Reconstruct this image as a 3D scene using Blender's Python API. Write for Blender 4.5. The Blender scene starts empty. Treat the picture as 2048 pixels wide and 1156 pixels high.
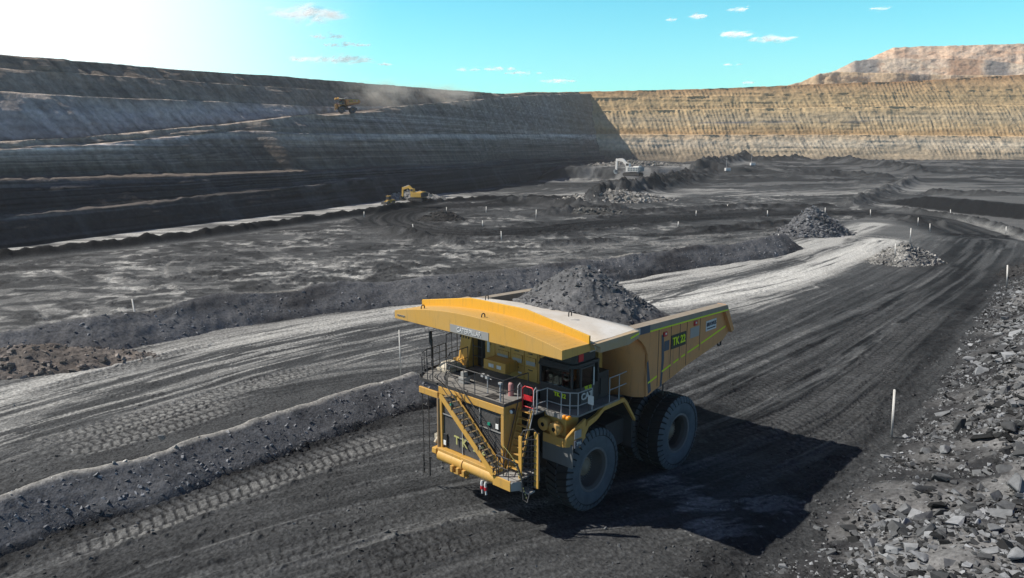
import bpy, bmesh, math, random
import numpy as np
from math import radians, sin, cos, pi
from mathutils import Vector, Matrix

random.seed(7)
scene = bpy.context.scene
COL = scene.collection

# ------------------------------------------------------------------ camera, sun, sky, exposure
FPX, CAM_H, PITCH = 1459.55, 16.495, radians(10.943)      # focal length in pixels of a 2048-wide frame
cam_data = bpy.data.cameras.new('camera')
cam = bpy.data.objects.new('camera', cam_data)
COL.objects.link(cam)
cam_data.sensor_width = 36.0
cam_data.lens = FPX / 2048 * 36.0
cam_data.clip_start, cam_data.clip_end = 0.5, 30000
cam.location = (0, 0, CAM_H)
cam.rotation_euler = (pi / 2 - PITCH, 0, 0)
scene.camera = cam

SUN_DIR = Vector((-0.939, 0.075, 0.98)).normalized()      # towards the sun: left of the view, mid height
SUN_EL = math.asin(SUN_DIR.z)
SUN_AZ = math.atan2(SUN_DIR.x, SUN_DIR.y)                  # clockwise from +Y
sun_data = bpy.data.lights.new('sun', 'SUN')
sun_data.energy = 5.0
sun_data.angle = radians(0.5)
sun_data.color = (1.0, 0.93, 0.82)
sun = bpy.data.objects.new('sun', sun_data)
COL.objects.link(sun)
sun.rotation_euler = SUN_DIR.to_track_quat('Z', 'Y').to_euler()
sun.location = (-200, 20, 220)

world = bpy.data.worlds.new('World')
scene.world = world
world.use_nodes = True
nt = world.node_tree
nt.nodes.clear()
wo = nt.nodes.new('ShaderNodeOutputWorld')
bg = nt.nodes.new('ShaderNodeBackground')
sky = nt.nodes.new('ShaderNodeTexSky')
sky.sky_type = 'NISHITA'
sky.sun_disc = False
sky.sun_elevation = SUN_EL
sky.sun_rotation = SUN_AZ
sky.altitude = 200
sky.air_density = 1.0
sky.dust_density = 1.2
sky.ozone_density = 1.0
# colour grade of the whole sky towards turquoise, and a pale veil of sun glare painted in on the left
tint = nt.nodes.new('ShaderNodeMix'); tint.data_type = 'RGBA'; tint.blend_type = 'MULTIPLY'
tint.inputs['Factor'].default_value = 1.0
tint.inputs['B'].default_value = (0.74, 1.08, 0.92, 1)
tc = nt.nodes.new('ShaderNodeTexCoord')
dotn = nt.nodes.new('ShaderNodeVectorMath'); dotn.operation = 'DOT_PRODUCT'
VEIL = Vector((-0.80, 0.62, 0.20)).normalized()
dotn.inputs[1].default_value = VEIL
mr = nt.nodes.new('ShaderNodeMapRange'); mr.interpolation_type = 'SMOOTHSTEP'
mr.inputs['From Min'].default_value = 0.73
mr.inputs['From Max'].default_value = 0.99
veil = nt.nodes.new('ShaderNodeMix'); veil.data_type = 'RGBA'; veil.blend_type = 'MIX'
veil.inputs['B'].default_value = (11.0, 11.6, 11.6, 1)
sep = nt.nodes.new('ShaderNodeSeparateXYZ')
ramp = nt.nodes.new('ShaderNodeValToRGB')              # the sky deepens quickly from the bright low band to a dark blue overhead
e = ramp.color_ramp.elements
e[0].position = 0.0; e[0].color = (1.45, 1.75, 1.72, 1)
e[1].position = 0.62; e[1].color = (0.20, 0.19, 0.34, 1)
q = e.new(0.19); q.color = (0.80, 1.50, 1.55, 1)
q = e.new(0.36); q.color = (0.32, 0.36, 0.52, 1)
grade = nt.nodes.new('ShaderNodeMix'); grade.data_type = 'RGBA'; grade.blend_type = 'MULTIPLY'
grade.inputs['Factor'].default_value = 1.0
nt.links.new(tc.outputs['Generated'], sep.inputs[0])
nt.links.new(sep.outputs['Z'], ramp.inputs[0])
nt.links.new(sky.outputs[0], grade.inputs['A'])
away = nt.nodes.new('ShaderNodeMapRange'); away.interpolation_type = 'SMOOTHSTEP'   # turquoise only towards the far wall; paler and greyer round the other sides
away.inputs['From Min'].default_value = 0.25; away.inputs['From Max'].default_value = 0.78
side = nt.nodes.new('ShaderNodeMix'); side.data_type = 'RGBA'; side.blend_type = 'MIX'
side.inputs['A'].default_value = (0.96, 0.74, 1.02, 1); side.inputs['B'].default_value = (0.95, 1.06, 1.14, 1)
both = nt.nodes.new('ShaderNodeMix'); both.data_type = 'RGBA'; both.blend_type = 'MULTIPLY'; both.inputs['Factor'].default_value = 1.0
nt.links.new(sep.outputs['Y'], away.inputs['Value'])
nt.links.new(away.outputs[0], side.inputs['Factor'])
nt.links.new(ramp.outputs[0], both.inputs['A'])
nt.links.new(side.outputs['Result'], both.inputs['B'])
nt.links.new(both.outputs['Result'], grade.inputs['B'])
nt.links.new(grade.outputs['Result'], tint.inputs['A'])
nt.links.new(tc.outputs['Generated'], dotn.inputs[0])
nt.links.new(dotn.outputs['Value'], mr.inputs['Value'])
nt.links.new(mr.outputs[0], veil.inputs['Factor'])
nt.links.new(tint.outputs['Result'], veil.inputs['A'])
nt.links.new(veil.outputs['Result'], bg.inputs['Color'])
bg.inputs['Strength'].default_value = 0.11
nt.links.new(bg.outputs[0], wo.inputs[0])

scene.cycles.transparent_max_bounces = 64
scene.cycles.volume_bounces = 16
scene.cycles.max_bounces = 20
scene.cycles.diffuse_bounces = 4
scene.view_settings.view_transform = 'Standard'
scene.view_settings.look = 'None'
scene.view_settings.exposure = 0.15
scene.view_settings.gamma = 1.0
scene.render.resolution_x, scene.render.resolution_y = 1024, 578

# ------------------------------------------------------------------ helpers
CP, SP = cos(PITCH), sin(PITCH)
def at(u, v, z=0.0):
    """survey: point of the mine at height z seen under pixel (u, v) of the 2048-wide photograph"""
    a, b = (u - 1024) / FPX, (v - 578) / FPX
    r = (a, CP - b * SP, -SP - b * CP)
    t = (z - CAM_H) / r[2]
    return np.array((r[0] * t, r[1] * t))
def line(pts, z=0.0):
    return np.array([at(u, v, z) for u, v in pts])
def atd(u, v, Y):
    a, b = (u - 1024) / FPX, (v - 578) / FPX
    r = (a, CP - b * SP, -SP - b * CP)
    t = Y / r[1]
    return Vector((r[0] * t, Y, CAM_H + r[2] * t))

def tag(o, label=None, cat=None, group=None, kind=None):
    if label: o['label'] = label
    if cat: o['category'] = cat
    if group: o['group'] = group
    if kind: o['kind'] = kind
    return o
def empty(name, loc=(0, 0, 0), rz=0.0, label=None, cat=None, group=None):
    o = bpy.data.objects.new(name, None)
    COL.objects.link(o)
    o.location = loc
    o.rotation_euler = (0, 0, rz)
    o.empty_display_size = 0.3
    return tag(o, label, cat, group)
def copy_tree(o, parent=None):
    c = o.copy(); COL.objects.link(c)
    c.parent = parent
    for ch in list(o.children):
        copy_tree(ch, c)
    return c

# numpy value noise
def _hash(ix, iy, seed):
    h = (ix.astype(np.int64) * 374761393 + iy.astype(np.int64) * 668265263 + seed * 974634777) & 0xFFFFFFFF
    h = ((h ^ (h >> 13)) * 1274126177) & 0xFFFFFFFF
    return ((h ^ (h >> 16)) & 0xFFFFFF) / float(0xFFFFFF)
def vnoise(x, y, seed=0):
    x = np.asarray(x, float); y = np.asarray(y, float)
    ix, iy = np.floor(x), np.floor(y)
    fx, fy = x - ix, y - iy
    fx = fx * fx * (3 - 2 * fx); fy = fy * fy * (3 - 2 * fy)
    a = _hash(ix, iy, seed); b = _hash(ix + 1, iy, seed)
    c = _hash(ix, iy + 1, seed); d = _hash(ix + 1, iy + 1, seed)
    return (a + (b - a) * fx) * (1 - fy) + (c + (d - c) * fx) * fy
def fbm(x, y, octv=4, seed=0, gain=0.5):
    s = 0; amp = 1; tot = 0
    for k in range(octv):
        s = s + amp * vnoise(x * 2 ** k + 17.3 * k, y * 2 ** k - 9.1 * k, seed + k)
        tot += amp; amp *= gain
    return s / tot
def sstep(a, b, x):
    t = np.clip((x - a) / (b - a), 0, 1)
    return t * t * (3 - 2 * t)
def poly_sd(X, Y, pl):
    """distance along, signed lateral offset, to a polyline (left positive)"""
    best = np.full(X.shape, 1e18); S = np.zeros(X.shape); D = np.zeros(X.shape)
    s0 = 0.0
    for (ax, ay), (bx, by) in zip(pl[:-1], pl[1:]):
        dx, dy = bx - ax, by - ay
        L = math.hypot(dx, dy)
        if L < 1e-6: continue
        t = np.clip(((X - ax) * dx + (Y - ay) * dy) / (L * L), 0, 1)
        qx, qy = X - (ax + t * dx), Y - (ay + t * dy)
        d2 = qx * qx + qy * qy
        m = d2 < best
        best = np.where(m, d2, best)
        S = np.where(m, s0 + t * L, S)
        D = np.where(m, np.sign(dx * qy - dy * qx) * np.sqrt(d2), D)
        s0 += L
    return S, D
def smooth_line(pl, n=3):
    pl = np.asarray(pl, float)
    for _ in range(n):                       # Chaikin
        q = [pl[0]]
        for a, b in zip(pl[:-1], pl[1:]):
            q += [a * .75 + b * .25, a * .25 + b * .75]
        q.append(pl[-1]); pl = np.array(q)
    return pl

def grid_mesh(name, X, Y, Z, mats, col=None, attrs=None, smooth=True):
    """2-D arrays of vertices -> one mesh object; col: (...,3) albedo per vertex"""
    nr, nc = X.shape
    me = bpy.data.meshes.new(name)
    v = np.stack([X, Y, Z], -1).reshape(-1, 3).astype(np.float32)
    i = np.arange(nr * nc).reshape(nr, nc)
    q = np.stack([i[:-1, :-1], i[:-1, 1:], i[1:, 1:], i[1:, :-1]], -1).reshape(-1, 4)
    me.vertices.add(len(v)); me.vertices.foreach_set('co', v.ravel())
    me.loops.add(q.size); me.loops.foreach_set('vertex_index', q.ravel().astype(np.int32))
    me.polygons.add(len(q))
    me.polygons.foreach_set('loop_start', np.arange(0, q.size, 4, dtype=np.int32))
    me.polygons.foreach_set('loop_total', np.full(len(q), 4, np.int32))
    me.polygons.foreach_set('use_smooth', np.full(len(q), smooth))
    me.update(calc_edges=True)
    if col is not None:
        a = me.color_attributes.new('albedo', 'FLOAT_COLOR', 'POINT')
        c = np.ones((len(v), 4), np.float32); c[:, :3] = np.clip(col.reshape(-1, 3), 0.004, 0.9)
        a.data.foreach_set('color', c.ravel())
    for k, arr in (attrs or {}).items():
        a = me.attributes.new(k, 'FLOAT', 'POINT')
        a.data.foreach_set('value', arr.astype(np.float32).ravel())
    for m in mats: me.materials.append(m)
    o = bpy.data.objects.new(name, me)
    COL.objects.link(o)
    return o

# ------------------------------------------------------------------ materials
def new_mat(name):
    m = bpy.data.materials.new(name); m.use_nodes = True
    n = m.node_tree
    return m, n, n.nodes['Principled BSDF']
def N(n, t, **kw):
    nd = n.nodes.new(t)
    for k, v in kw.items(): setattr(nd, k, v)
    return nd
def earth_mat(name, scales=((3.0, 0.5), (14.0, 0.25)), bump=0.5, bdist=0.12, rough=0.95, wet=False, var=0.35):
    """albedo attribute x fine procedural mottling, with bump"""
    m, n, b = new_mat(name)
    at_ = N(n, 'ShaderNodeAttribute', attribute_name='albedo')
    geo = N(n, 'ShaderNodeNewGeometry')
    n1 = N(n, 'ShaderNodeTexNoise'); n1.inputs['Scale'].default_value = scales[0][0]; n1.inputs['Detail'].default_value = 6; n1.inputs['Roughness'].default_value = 0.62
    n2 = N(n, 'ShaderNodeTexVoronoi'); n2.inputs['Scale'].default_value = scales[1][0]
    for x in (n1, n2): n.links.new(geo.outputs['Position'], x.inputs['Vector'])
    mp = N(n, 'ShaderNodeMapRange'); mp.inputs['From Min'].default_value = 0.28; mp.inputs['From Max'].default_value = 0.72
    mp.inputs['To Min'].default_value = 1 - var; mp.inputs['To Max'].default_value = 1 + var
    n.links.new(n1.outputs['Fac'], mp.inputs['Value'])
    mx = N(n, 'ShaderNodeMix', data_type='RGBA', blend_type='MULTIPLY'); mx.inputs['Factor'].default_value = 1
    n.links.new(at_.outputs['Color'], mx.inputs['A']); n.links.new(mp.outputs[0], mx.inputs['B'])
    n.links.new(mx.outputs['Result'], b.inputs['Base Color'])
    add = N(n, 'ShaderNodeMath', operation='MULTIPLY_ADD')
    n.links.new(n2.outputs['Distance'], add.inputs[0]); add.inputs[1].default_value = scales[1][1]; n.links.new(n1.outputs['Fac'], add.inputs[2])
    bp = N(n, 'ShaderNodeBump'); bp.inputs['Strength'].default_value = bump; bp.inputs['Distance'].default_value = bdist
    n.links.new(add.outputs[0], bp.inputs['Height']); n.links.new(bp.outputs[0], b.inputs['Normal'])
    b.inputs['Roughness'].default_value = rough
    b.inputs['Specular IOR Level'].default_value = 0.15
    if wet:
        w = N(n, 'ShaderNodeAttribute', attribute_name='wet')
        r = N(n, 'ShaderNodeMapRange'); r.inputs['To Min'].default_value = rough; r.inputs['To Max'].default_value = 0.12
        s = N(n, 'ShaderNodeMapRange'); s.inputs['To Min'].default_value = 0.15; s.inputs['To Max'].default_value = 0.6
        n.links.new(w.outputs['Fac'], r.inputs['Value']); n.links.new(w.outputs['Fac'], s.inputs['Value'])
        n.links.new(r.outputs[0], b.inputs['Roughness']); n.links.new(s.outputs[0], b.inputs['Specular IOR Level'])
    return m
def paint(name, rgb, rough=0.5, metal=0.0, dust=None, dusty=0.0, spec=0.5, nscale=1.5, grime=0.45):
    """solid paint, optionally with a patchy film of dust"""
    m, n, b = new_mat(name)
    b.inputs['Base Color'].default_value = (*rgb, 1)
    b.inputs['Roughness'].default_value = rough
    b.inputs['Metallic'].default_value = metal
    b.inputs['Specular IOR Level'].default_value = spec
    if dust:
        tcn = N(n, 'ShaderNodeTexCoord')
        no = N(n, 'ShaderNodeTexNoise'); no.inputs['Scale'].default_value = nscale; no.inputs['Detail'].default_value = 7; no.inputs['Roughness'].default_value = 0.65
        n.links.new(tcn.outputs['Object'], no.inputs['Vector'])
        mp = N(n, 'ShaderNodeMapRange'); mp.inputs['From Min'].default_value = 0.35; mp.inputs['From Max'].default_value = 0.75
        mp.inputs['To Min'].default_value = dusty * 0.35; mp.inputs['To Max'].default_value = dusty
        n.links.new(no.outputs['Fac'], mp.inputs['Value'])
        mx = N(n, 'ShaderNodeMix', data_type='RGBA'); mx.inputs['A'].default_value = (*rgb, 1); mx.inputs['B'].default_value = (*dust, 1)
        n.links.new(mp.outputs[0], mx.inputs['Factor'])
        sc = N(n, 'ShaderNodeVectorMath', operation='MULTIPLY'); sc.inputs[1].default_value = (3.2, 3.2, 0.35)     # grime washed down the panels
        n.links.new(tcn.outputs['Object'], sc.inputs[0])
        n3 = N(n, 'ShaderNodeTexNoise'); n3.inputs['Scale'].default_value = 1.6; n3.inputs['Detail'].default_value = 6; n3.inputs['Roughness'].default_value = 0.7
        n.links.new(sc.outputs[0], n3.inputs['Vector'])
        m3 = N(n, 'ShaderNodeMapRange', interpolation_type='SMOOTHSTEP'); m3.inputs['From Min'].default_value = 0.50; m3.inputs['From Max'].default_value = 0.78; m3.inputs['To Max'].default_value = grime
        n.links.new(n3.outputs['Fac'], m3.inputs['Value'])
        m4 = N(n, 'ShaderNodeMix', data_type='RGBA'); m4.inputs['B'].default_value = (*[c * .28 + .02 for c in dust], 1)
        n.links.new(m3.outputs[0], m4.inputs['Factor']); n.links.new(mx.outputs['Result'], m4.inputs['A'])
        n.links.new(m4.outputs['Result'], b.inputs['Base Color'])
        bp = N(n, 'ShaderNodeBump'); bp.inputs['Strength'].default_value = 0.12; bp.inputs['Distance'].default_value = 0.05
        n.links.new(no.outputs['Fac'], bp.inputs['Height']); n.links.new(bp.outputs[0], b.inputs['Normal'])
        rr = N(n, 'ShaderNodeMapRange'); rr.inputs['To Min'].default_value = rough; rr.inputs['To Max'].default_value = 0.95
        n.links.new(mp.outputs[0], rr.inputs['Value']); n.links.new(rr.outputs[0], b.inputs['Roughness'])
    return m
# ------------------------------------------------------------------ terrain: pit floor with haul roads
M_GROUND = earth_mat('coal_floor', scales=((4.5, 0.5), (6.0, 0.6)), bump=0.8, bdist=0.09, wet=False, var=0.62)
M_WALL = earth_mat('pit_strata', scales=((0.9, 0.5), (0.5, 0.3)), bump=0.7, bdist=0.5, var=0.3)
M_TAN = earth_mat('tan_strata', scales=((0.35, 0.5), (0.25, 0.3)), bump=0.7, bdist=1.2, var=0.28)

def gz(x, y):
    """height of the pit floor without its small roughness"""
    x = np.asarray(x, float); y = np.asarray(y, float)
    z = 6.5 * sstep(240, 600, y) * sstep(20, 90, x - 0.12 * y)
    z = np.maximum(z, 6.0 * sstep(0, 7, y - (394 + 26 * (fbm(x / 25, y * 0, 3, 77) - .5))) * sstep(10, 30, x) * sstep(190, 110, x))
    sB, dB = poly_sd(x, y, PLATEAU)
    z = z + 3.2 * sstep(0.0, 4.5, dB) * sstep(6, 30, sB) * (1 - sstep(90, 190, dB)) * (y > 60)
    return z
PLATEAU = smooth_line([at(1690, 408), at(1760, 405), at(1900, 425), at(1980, 433), at(2048, 441), at(2300, 470)], 2)

def build_ground():
    th = np.radians(np.concatenate([np.linspace(-80, -38.2, 40), np.linspace(-38, 38, 900), np.linspace(38.2, 80, 40)]))
    r = np.concatenate([np.linspace(3, 15, 8), np.geomspace(16, 130, 760), np.geomspace(130.6, 760, 480)[1:]])
    R, T = np.meshgrid(r, th, indexing='ij')
    X, Y = R * np.sin(T), R * np.cos(T)
    base = gz(X, Y)
    Z = base.copy()
    near = 1 - sstep(60, 200, R)
    # general undulation
    Z += 0.5 * (fbm(X / 18, Y / 18, 3, 1) - 0.5) * sstep(15, 60, R) + 0.14 * (fbm(X / 2.5, Y / 2.5, 4, 5) - 0.5)
    far = sstep(250, 340, Y)
    Z += far * (2.2 * (fbm(X / 30, Y / 9, 4, 9) - 0.5) + 2.4 * (fbm(X / 3.5, Y / 4, 5, 10) - 0.4) * sstep(.47, .6, fbm(X / 40, Y / 22, 4, 11)))
    dust = 0.20 + 0.20 * sstep(85, 120, Y) * (1 - sstep(205, 260, Y)) - 0.10 * sstep(215, 270, Y) + 0.30 * sstep(215, 270, Y) * sstep(.48, .62, fbm(X / 26, Y / 11, 5, 12))
    rough = np.zeros(X.shape)
    wet = np.zeros(X.shape)
    mott = fbm(X / 7, Y / 2.6, 5, 21)
    fine = fbm(X / 0.9, Y / 0.9, 4, 31)
    # --- regions -----------------------------------------------------------------
    bA = smooth_line(line([(-250, 1160), (0, 1062), (250, 975), (560, 872), (700, 825), (860, 765), (960, 735)]), 2)
    bB = smooth_line(line([(-500, 770), (0, 672), (280, 640), (500, 602), (700, 580), (900, 563), (1050, 547), (1200, 532), (1400, 507), (1560, 485), (1650, 458)]), 2)
    sBB, dBB = poly_sd(X, Y, bB)
    strip = smooth_line(line([(-500, 590), (0, 520), (200, 500), (420, 475), (600, 447), (740, 428), (850, 409), (1000, 400), (1150, 398)]), 2)
    sST, dST = poly_sd(X, Y, strip)
    floorF = sstep(1.5, 4, dBB) * sstep(-2, -5, dST)
    a = sstep(0.40, 0.58, fbm(X / 5.5 + 3 * fbm(X / 20, Y / 20, 2, 3), Y / 2.4, 5, 41))
    dust = dust * (1 - floorF) + floorF * (0.20 + 0.16 * a * sstep(200, 60, Y) + 0.10 * a + 0.34 * sstep(.46, .66, fbm(X / 1.5, Y / 1.5, 5, 43)) * sstep(.38, .62, fbm(X / 9, Y / 9, 4, 44)))
    Z += floorF * (0.16 * (fbm(X / 1.6, Y / 1.6, 4, 45) - 0.5) + 0.22 * sstep(.5, .75, fbm(X / 0.8, Y / 0.8, 3, 46)) * sstep(.4, .6, mott))
    dust = dust * (1 - floorF * 0.6 * sstep(.50, .64, fbm(X / 4, Y / 4, 5, 47)))
    for k in range(16):      # old wheel tracks crossing the floor
        p0 = at(60 + 95 * k, 650 - 9 * k + 10 * (k % 3)); p1 = at(-60 + 78 * k + 70 * ((k * 7) % 5 - 2), 555 - 8 * k); p2 = at(-120 + 90 * k + 130 * ((k * 3) % 7 - 3), 500 - 2 * k)
        s_, d_ = poly_sd(X, Y, smooth_line([p0, p1, p2], 2))
        w = floorF * (np.exp(-((np.abs(d_) - 1.5) / 0.28) ** 2)) * sstep(0.35, 0.6, vnoise(s_ / 5, d_ * 0, 50 + k))
        dust += 0.13 * w; Z -= 0.08 * w
    H = sstep(0.5, 3, dST) * sstep(330, 230, Y)
    dust = dust * (1 - H) + H * (0.42 + 0.5 * sstep(0.35, 0.62, fbm(X / 9, Y / 2.0, 5, 61)))
    bk = sstep(3.0, 1.0, np.abs(dST))
    dust = dust * (1 - bk) + 0.0 * bk
    Z += 1.5 * np.exp(-(dST / 1.5) ** 2) * (0.55 + 0.9 * fbm(X / 2, Y / 2, 4, 71)) * (1 - sstep(235, 260, Y))
    # --- road brushes: pixels of the photo, half width, lightness, strength --------
    def brush(px, hw, val, k=1.0, seed=0, streak=(14, 0.7), thr=(0.25, 0.6), z=0.0):
        nonlocal dust
        pl = smooth_line(line(px, z), 2)
        lo = pl.min(0) - hw * 3; hi = pl.max(0) + hw * 3
        m = (X > lo[0]) & (X < hi[0]) & (Y > lo[1]) & (Y < hi[1])
        s_, d_ = poly_sd(X[m], Y[m], pl)
        wob = hw * 0.8 * (fbm(s_ / 12, d_ / 6, 3, seed + 5) - 0.5)
        w = sstep(hw * 1.5, hw * 0.5, np.abs(d_ + wob))
        t = sstep(thr[0], thr[1], fbm(s_ / streak[0], d_ / streak[1], 5, seed))
        w = np.clip(w * k * t, 0, 1)
        dust[m] = dust[m] * (1 - w) + val * w
        return pl
    road2 = [(-400, 960), (0, 830), (300, 755), (600, 680), (900, 625), (1250, 590), (1500, 545), (1700, 480)]
    brush(road2, 10.0, 0.50, 0.95, 100, (16, 0.9), (0.22, 0.5))
    brush(road2, 9.0, 0.16, 0.8, 104, (7, 0.8), (0.46, 0.60))
    brush(road2, 9.0, 0.75, 0.8, 106, (6, 0.35), (0.53, 0.63))
    brush([(-200, 860), (0, 800), (200, 745), (400, 692), (650, 648), (880, 612)], 2.4, 0.85, 0.95, 110, (12, 0.5), (0.3, 0.55))
    brush([(100, 745), (300, 700), (520, 655), (760, 622)], 1.3, 0.7, 0.8, 111, (8, 0.5), (0.35, 0.55))
    brush([(1180, 575), (1400, 545), (1600, 500), (1700, 465), (1750, 448)], 3.2, 0.85, 1.0, 120, (12, 0.6), (0.25, 0.5))
    brush([(1300, 605), (1450, 582), (1600, 548), (1720, 508), (1770, 482)], 3.4, 1.05, 1.0, 130, (14, 0.6), (0.2, 0.48))
    brush([(1280, 650), (1480, 615), (1620, 572)], 2.6, 0.75, 0.9, 135, (9, 0.5), (0.35, 0.6))
    brush([(1230, 620), (1420, 565), (1600, 520)], 1.2, 0.16, 0.8, 137, (14, 0.5), (0.3, 0.6))
    brush([(-200, 990), (0, 905), (300, 830), (600, 757), (840, 728)], 2.0, 0.5, 0.8, 140, (9, 0.6), (0.3, 0.6))
    brush([(-200, 1020), (0, 925), (280, 850), (580, 775), (840, 738)], 1.0, 0.08, 0.8, 142, (12, 0.4), (0.35, 0.6))
    road1 = [(-300, 1330), (0, 1180), (400, 1040), (850, 930), (1200, 880), (1500, 780), (1750, 640), (1930, 530), (1975, 480)]
    brush(road1, 10.0, 0.20, 0.8, 150, (18, 0.8), (0.25, 0.6))
    brush(road1, 10.0, 0.40, 0.65, 152, (12, 0.45), (0.52, 0.68))
    brush([(1400, 830), (1600, 720), (1800, 610), (1930, 530), (1980, 478), (1900, 443), (1800, 432)], 4.6, 0.015, 0.95, 160, (20, 0.7), (0.2, 0.5))
    brush([(1500, 870), (1700, 760), (1860, 640), (1960, 560)], 2.5, 0.02, 0.9, 162, (14, 0.5), (0.3, 0.55))
    brush([(1480, 735), (1650, 655), (1800, 590), (1890, 535)], 2.0, 0.30, 0.7, 164, (10, 0.4), (0.42, 0.62))
    brush([(1560, 790), (1680, 720), (1780, 650)], 1.3, 0.40, 0.75, 166, (3, 0.5), (0.45, 0.6))
    brush([(1380, 800), (1480, 740), (1650, 640), (1800, 560)], 1.0, 0.34, 0.6, 168, (10, 0.4), (0.4, 0.6))
    hair = [(1960, 470), (1880, 440), (1780, 428), (1600, 426), (1400, 432), (1200, 447), (1050, 466), (930, 470), (830, 458), (775, 440), (800, 424), (880, 414), (1000, 411)]
    brush(hair, 7.5, 0.0, 1.0, 170, (30, 0.8), (0.0, 0.2))
    for off, vv in ((-5.2, 0.30), (-2.2, 0.22), (0.6, 0.14), (3.6, 0.26)):
        pl = smooth_line(line(hair), 3)
        t = np.gradient(pl, axis=0); t /= np.linalg.norm(t, axis=1)[:, None]
        q = pl + np.stack([-t[:, 1], t[:, 0]], 1) * off
        m = (Y > 90) & (Y < 300)
        s_, d_ = poly_sd(X[m], Y[m], q)
        w = np.exp(-(d_ / 0.8) ** 2) * sstep(0.3, 0.6, fbm(s_ / 20, d_ / 0.5, 3, 180))
        dust[m] = dust[m] * (1 - w) + vv * w
        Z[m] -= 0.12 * np.exp(-(d_ / 0.9) ** 2)
        Z[m] += 0.25 * np.exp(-((d_ - 1.8) / 0.6) ** 2)
    for sd, vv in ((155, .03), (156, .55)): brush(road1, 10.0, vv, 0.5, sd, (26, 0.6), (0.52, 0.68))
    # light floor right of the hairpin, tracks on the far coal bench
    brush([(1000, 520), (1200, 495), (1400, 478), (1520, 470)], 5, 0.5, 0.85, 190, (8, 1.2), (0.35, 0.6))
    brush([(1780, 412), (1900, 430), (2000, 458), (2080, 480)], 3.5, 0.62, 0.9, 192, (10, 0.8), (0.3, 0.55))
    brush([(1300, 470), (1500, 462), (1620, 450)], 3, 0.02, 0.9, 194, (8, 1.2), (0.3, 0.55))
    for k, (px, hw, val) in enumerate([
            ([(1240, 408), (1400, 392), (1600, 380), (1740, 372)], 7, 0.22), ([(1200, 400), (1350, 375), (1480, 350)], 8, 0.2),
            ([(1560, 345), (1750, 350), (1900, 352)], 10, 0.26), ([(1850, 358), (2060, 366)], 8, 0.5), ([(1400, 322), (1700, 326), (2060, 331)], 22, 0.42),
            ([(1880, 396), (2060, 398)], 4, 0.5), ([(1000, 385), (1130, 370)], 20, 0.18), ([(1290, 425), (1450, 417), (1640, 412)], 2.5, 0.3)]):
        brush(px, hw, val, 0.85, 200 + 3 * k, (25, 1.6), (0.35, 0.6), z=0.0 if px[0][1] > 370 else 4.0)
    brush([(1130, 352), (1250, 346), (1330, 350), (1460, 334)], 16, 0.62, 0.9, 260, (9, 3), (0.2, 0.55), z=3.0)  # sunlight on the dig face painted in, over pale rubble
    # --- tyre prints: real lug marks pressed into the road ----------------------
    def tread(px, hw, light, depth, seed, pitch=0.52):
        nonlocal dust, Z
        pl = smooth_line(line(px), 3)
        lo = pl.min(0) - 4; hi = pl.max(0) + 4
        m = (X > lo[0]) & (X < hi[0]) & (Y > lo[1]) & (Y < hi[1])
        s_, d_ = poly_sd(X[m], Y[m], pl)
        edge = sstep(hw, hw * 0.9, np.abs(d_))
        row = np.floor((d_ + 2 * hw) / (hw * 0.66))
        ph = np.mod((s_ + 0.25 * np.abs(d_) + 0.5 * pitch * np.mod(row, 2)) / pitch, 1)
        gap = np.maximum(sstep(0.66, 0.80, np.abs(ph - 0.5) * 2), 0.8 * sstep(0.80, 0.92, np.abs(np.mod((d_ + 2 * hw) / (hw * 0.66), 1) - 0.5) * 2))
        pat = 1 - gap
        worn = sstep(0.18, 0.45, fbm(s_ / 7, d_ / 1.5, 4, seed))
        ends = sstep(0, 6, s_) * sstep(0, 6, s_.max() - s_)
        e = edge * worn * ends
        Z[m] += -0.05 * edge * ends + depth * e * pat + 0.07 * np.exp(-((np.abs(d_) - hw - 0.12) / 0.14) ** 2) * ends
        w = e * (0.35 + 0.65 * pat)
        dust[m] = dust[m] * (1 - 0.8 * w) + light * 0.8 * w
        g = e * (1 - pat)
        dust[m] = dust[m] * (1 - 0.6 * g) + 0.06 * 0.6 * g
    tread([(-60, 1158), (120, 1100), (250, 1052), (450, 982), (640, 915), (780, 872), (870, 840)], 1.55, 0.50, 0.06, 301)
    tread([(-60, 1120), (120, 1068), (260, 1020), (460, 950), (640, 888), (780, 846), (850, 825)], 0.5, 0.30, 0.05, 302)
    tread([(300, 1190), (520, 1100), (760, 1030), (900, 990)], 1.5, 0.34, 0.06, 303)
    tread([(560, 1200), (760, 1120), (960, 1060), (1080, 1030)], 1.2, 0.24, 0.05, 304)
    tread([(-20, 935), (160, 900), (340, 850), (460, 810), (560, 780)], 1.4, 0.5, 0.06, 305)
    tread([(0, 905), (140, 875), (320, 828), (520, 765), (700, 722)], 1.2, 0.55, 0.05, 306)
    tread([(1380, 900), (1560, 858), (1660, 800), (1800, 690), (1880, 610)], 1.4, 0.28, 0.05, 307)
    tread([(1420, 838), (1560, 760), (1720, 660), (1860, 570)], 1.2, 0.26, 0.05, 308)
    tread([(1500, 935), (1640, 880), (1730, 820), (1830, 710)], 0.7, 0.26, 0.05, 309)
    tread([(0, 800), (230, 742), (500, 668)], 0.7, 0.5, 0.04, 310)
    # --- ruts along both roads ------------------------------------------------------
    for px, seed in ((road1, 320), (road2, 330)):
        s_, d_ = poly_sd(X, Y, smooth_line(line(px), 2))
        w = sstep(13, 9, np.abs(d_))
        Z += w * 0.16 * (fbm(s_ / 22, d_ / 0.8, 4, seed) - 0.5)
        lump = sstep(0.62, 0.8, fbm(X / 0.5, Y / 0.5, 3, seed + 7)) * sstep(0.5, 0.62, fbm(s_ / 6, d_ / 1.5, 3, seed + 8))
        Z += w * 0.10 * lump
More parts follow.
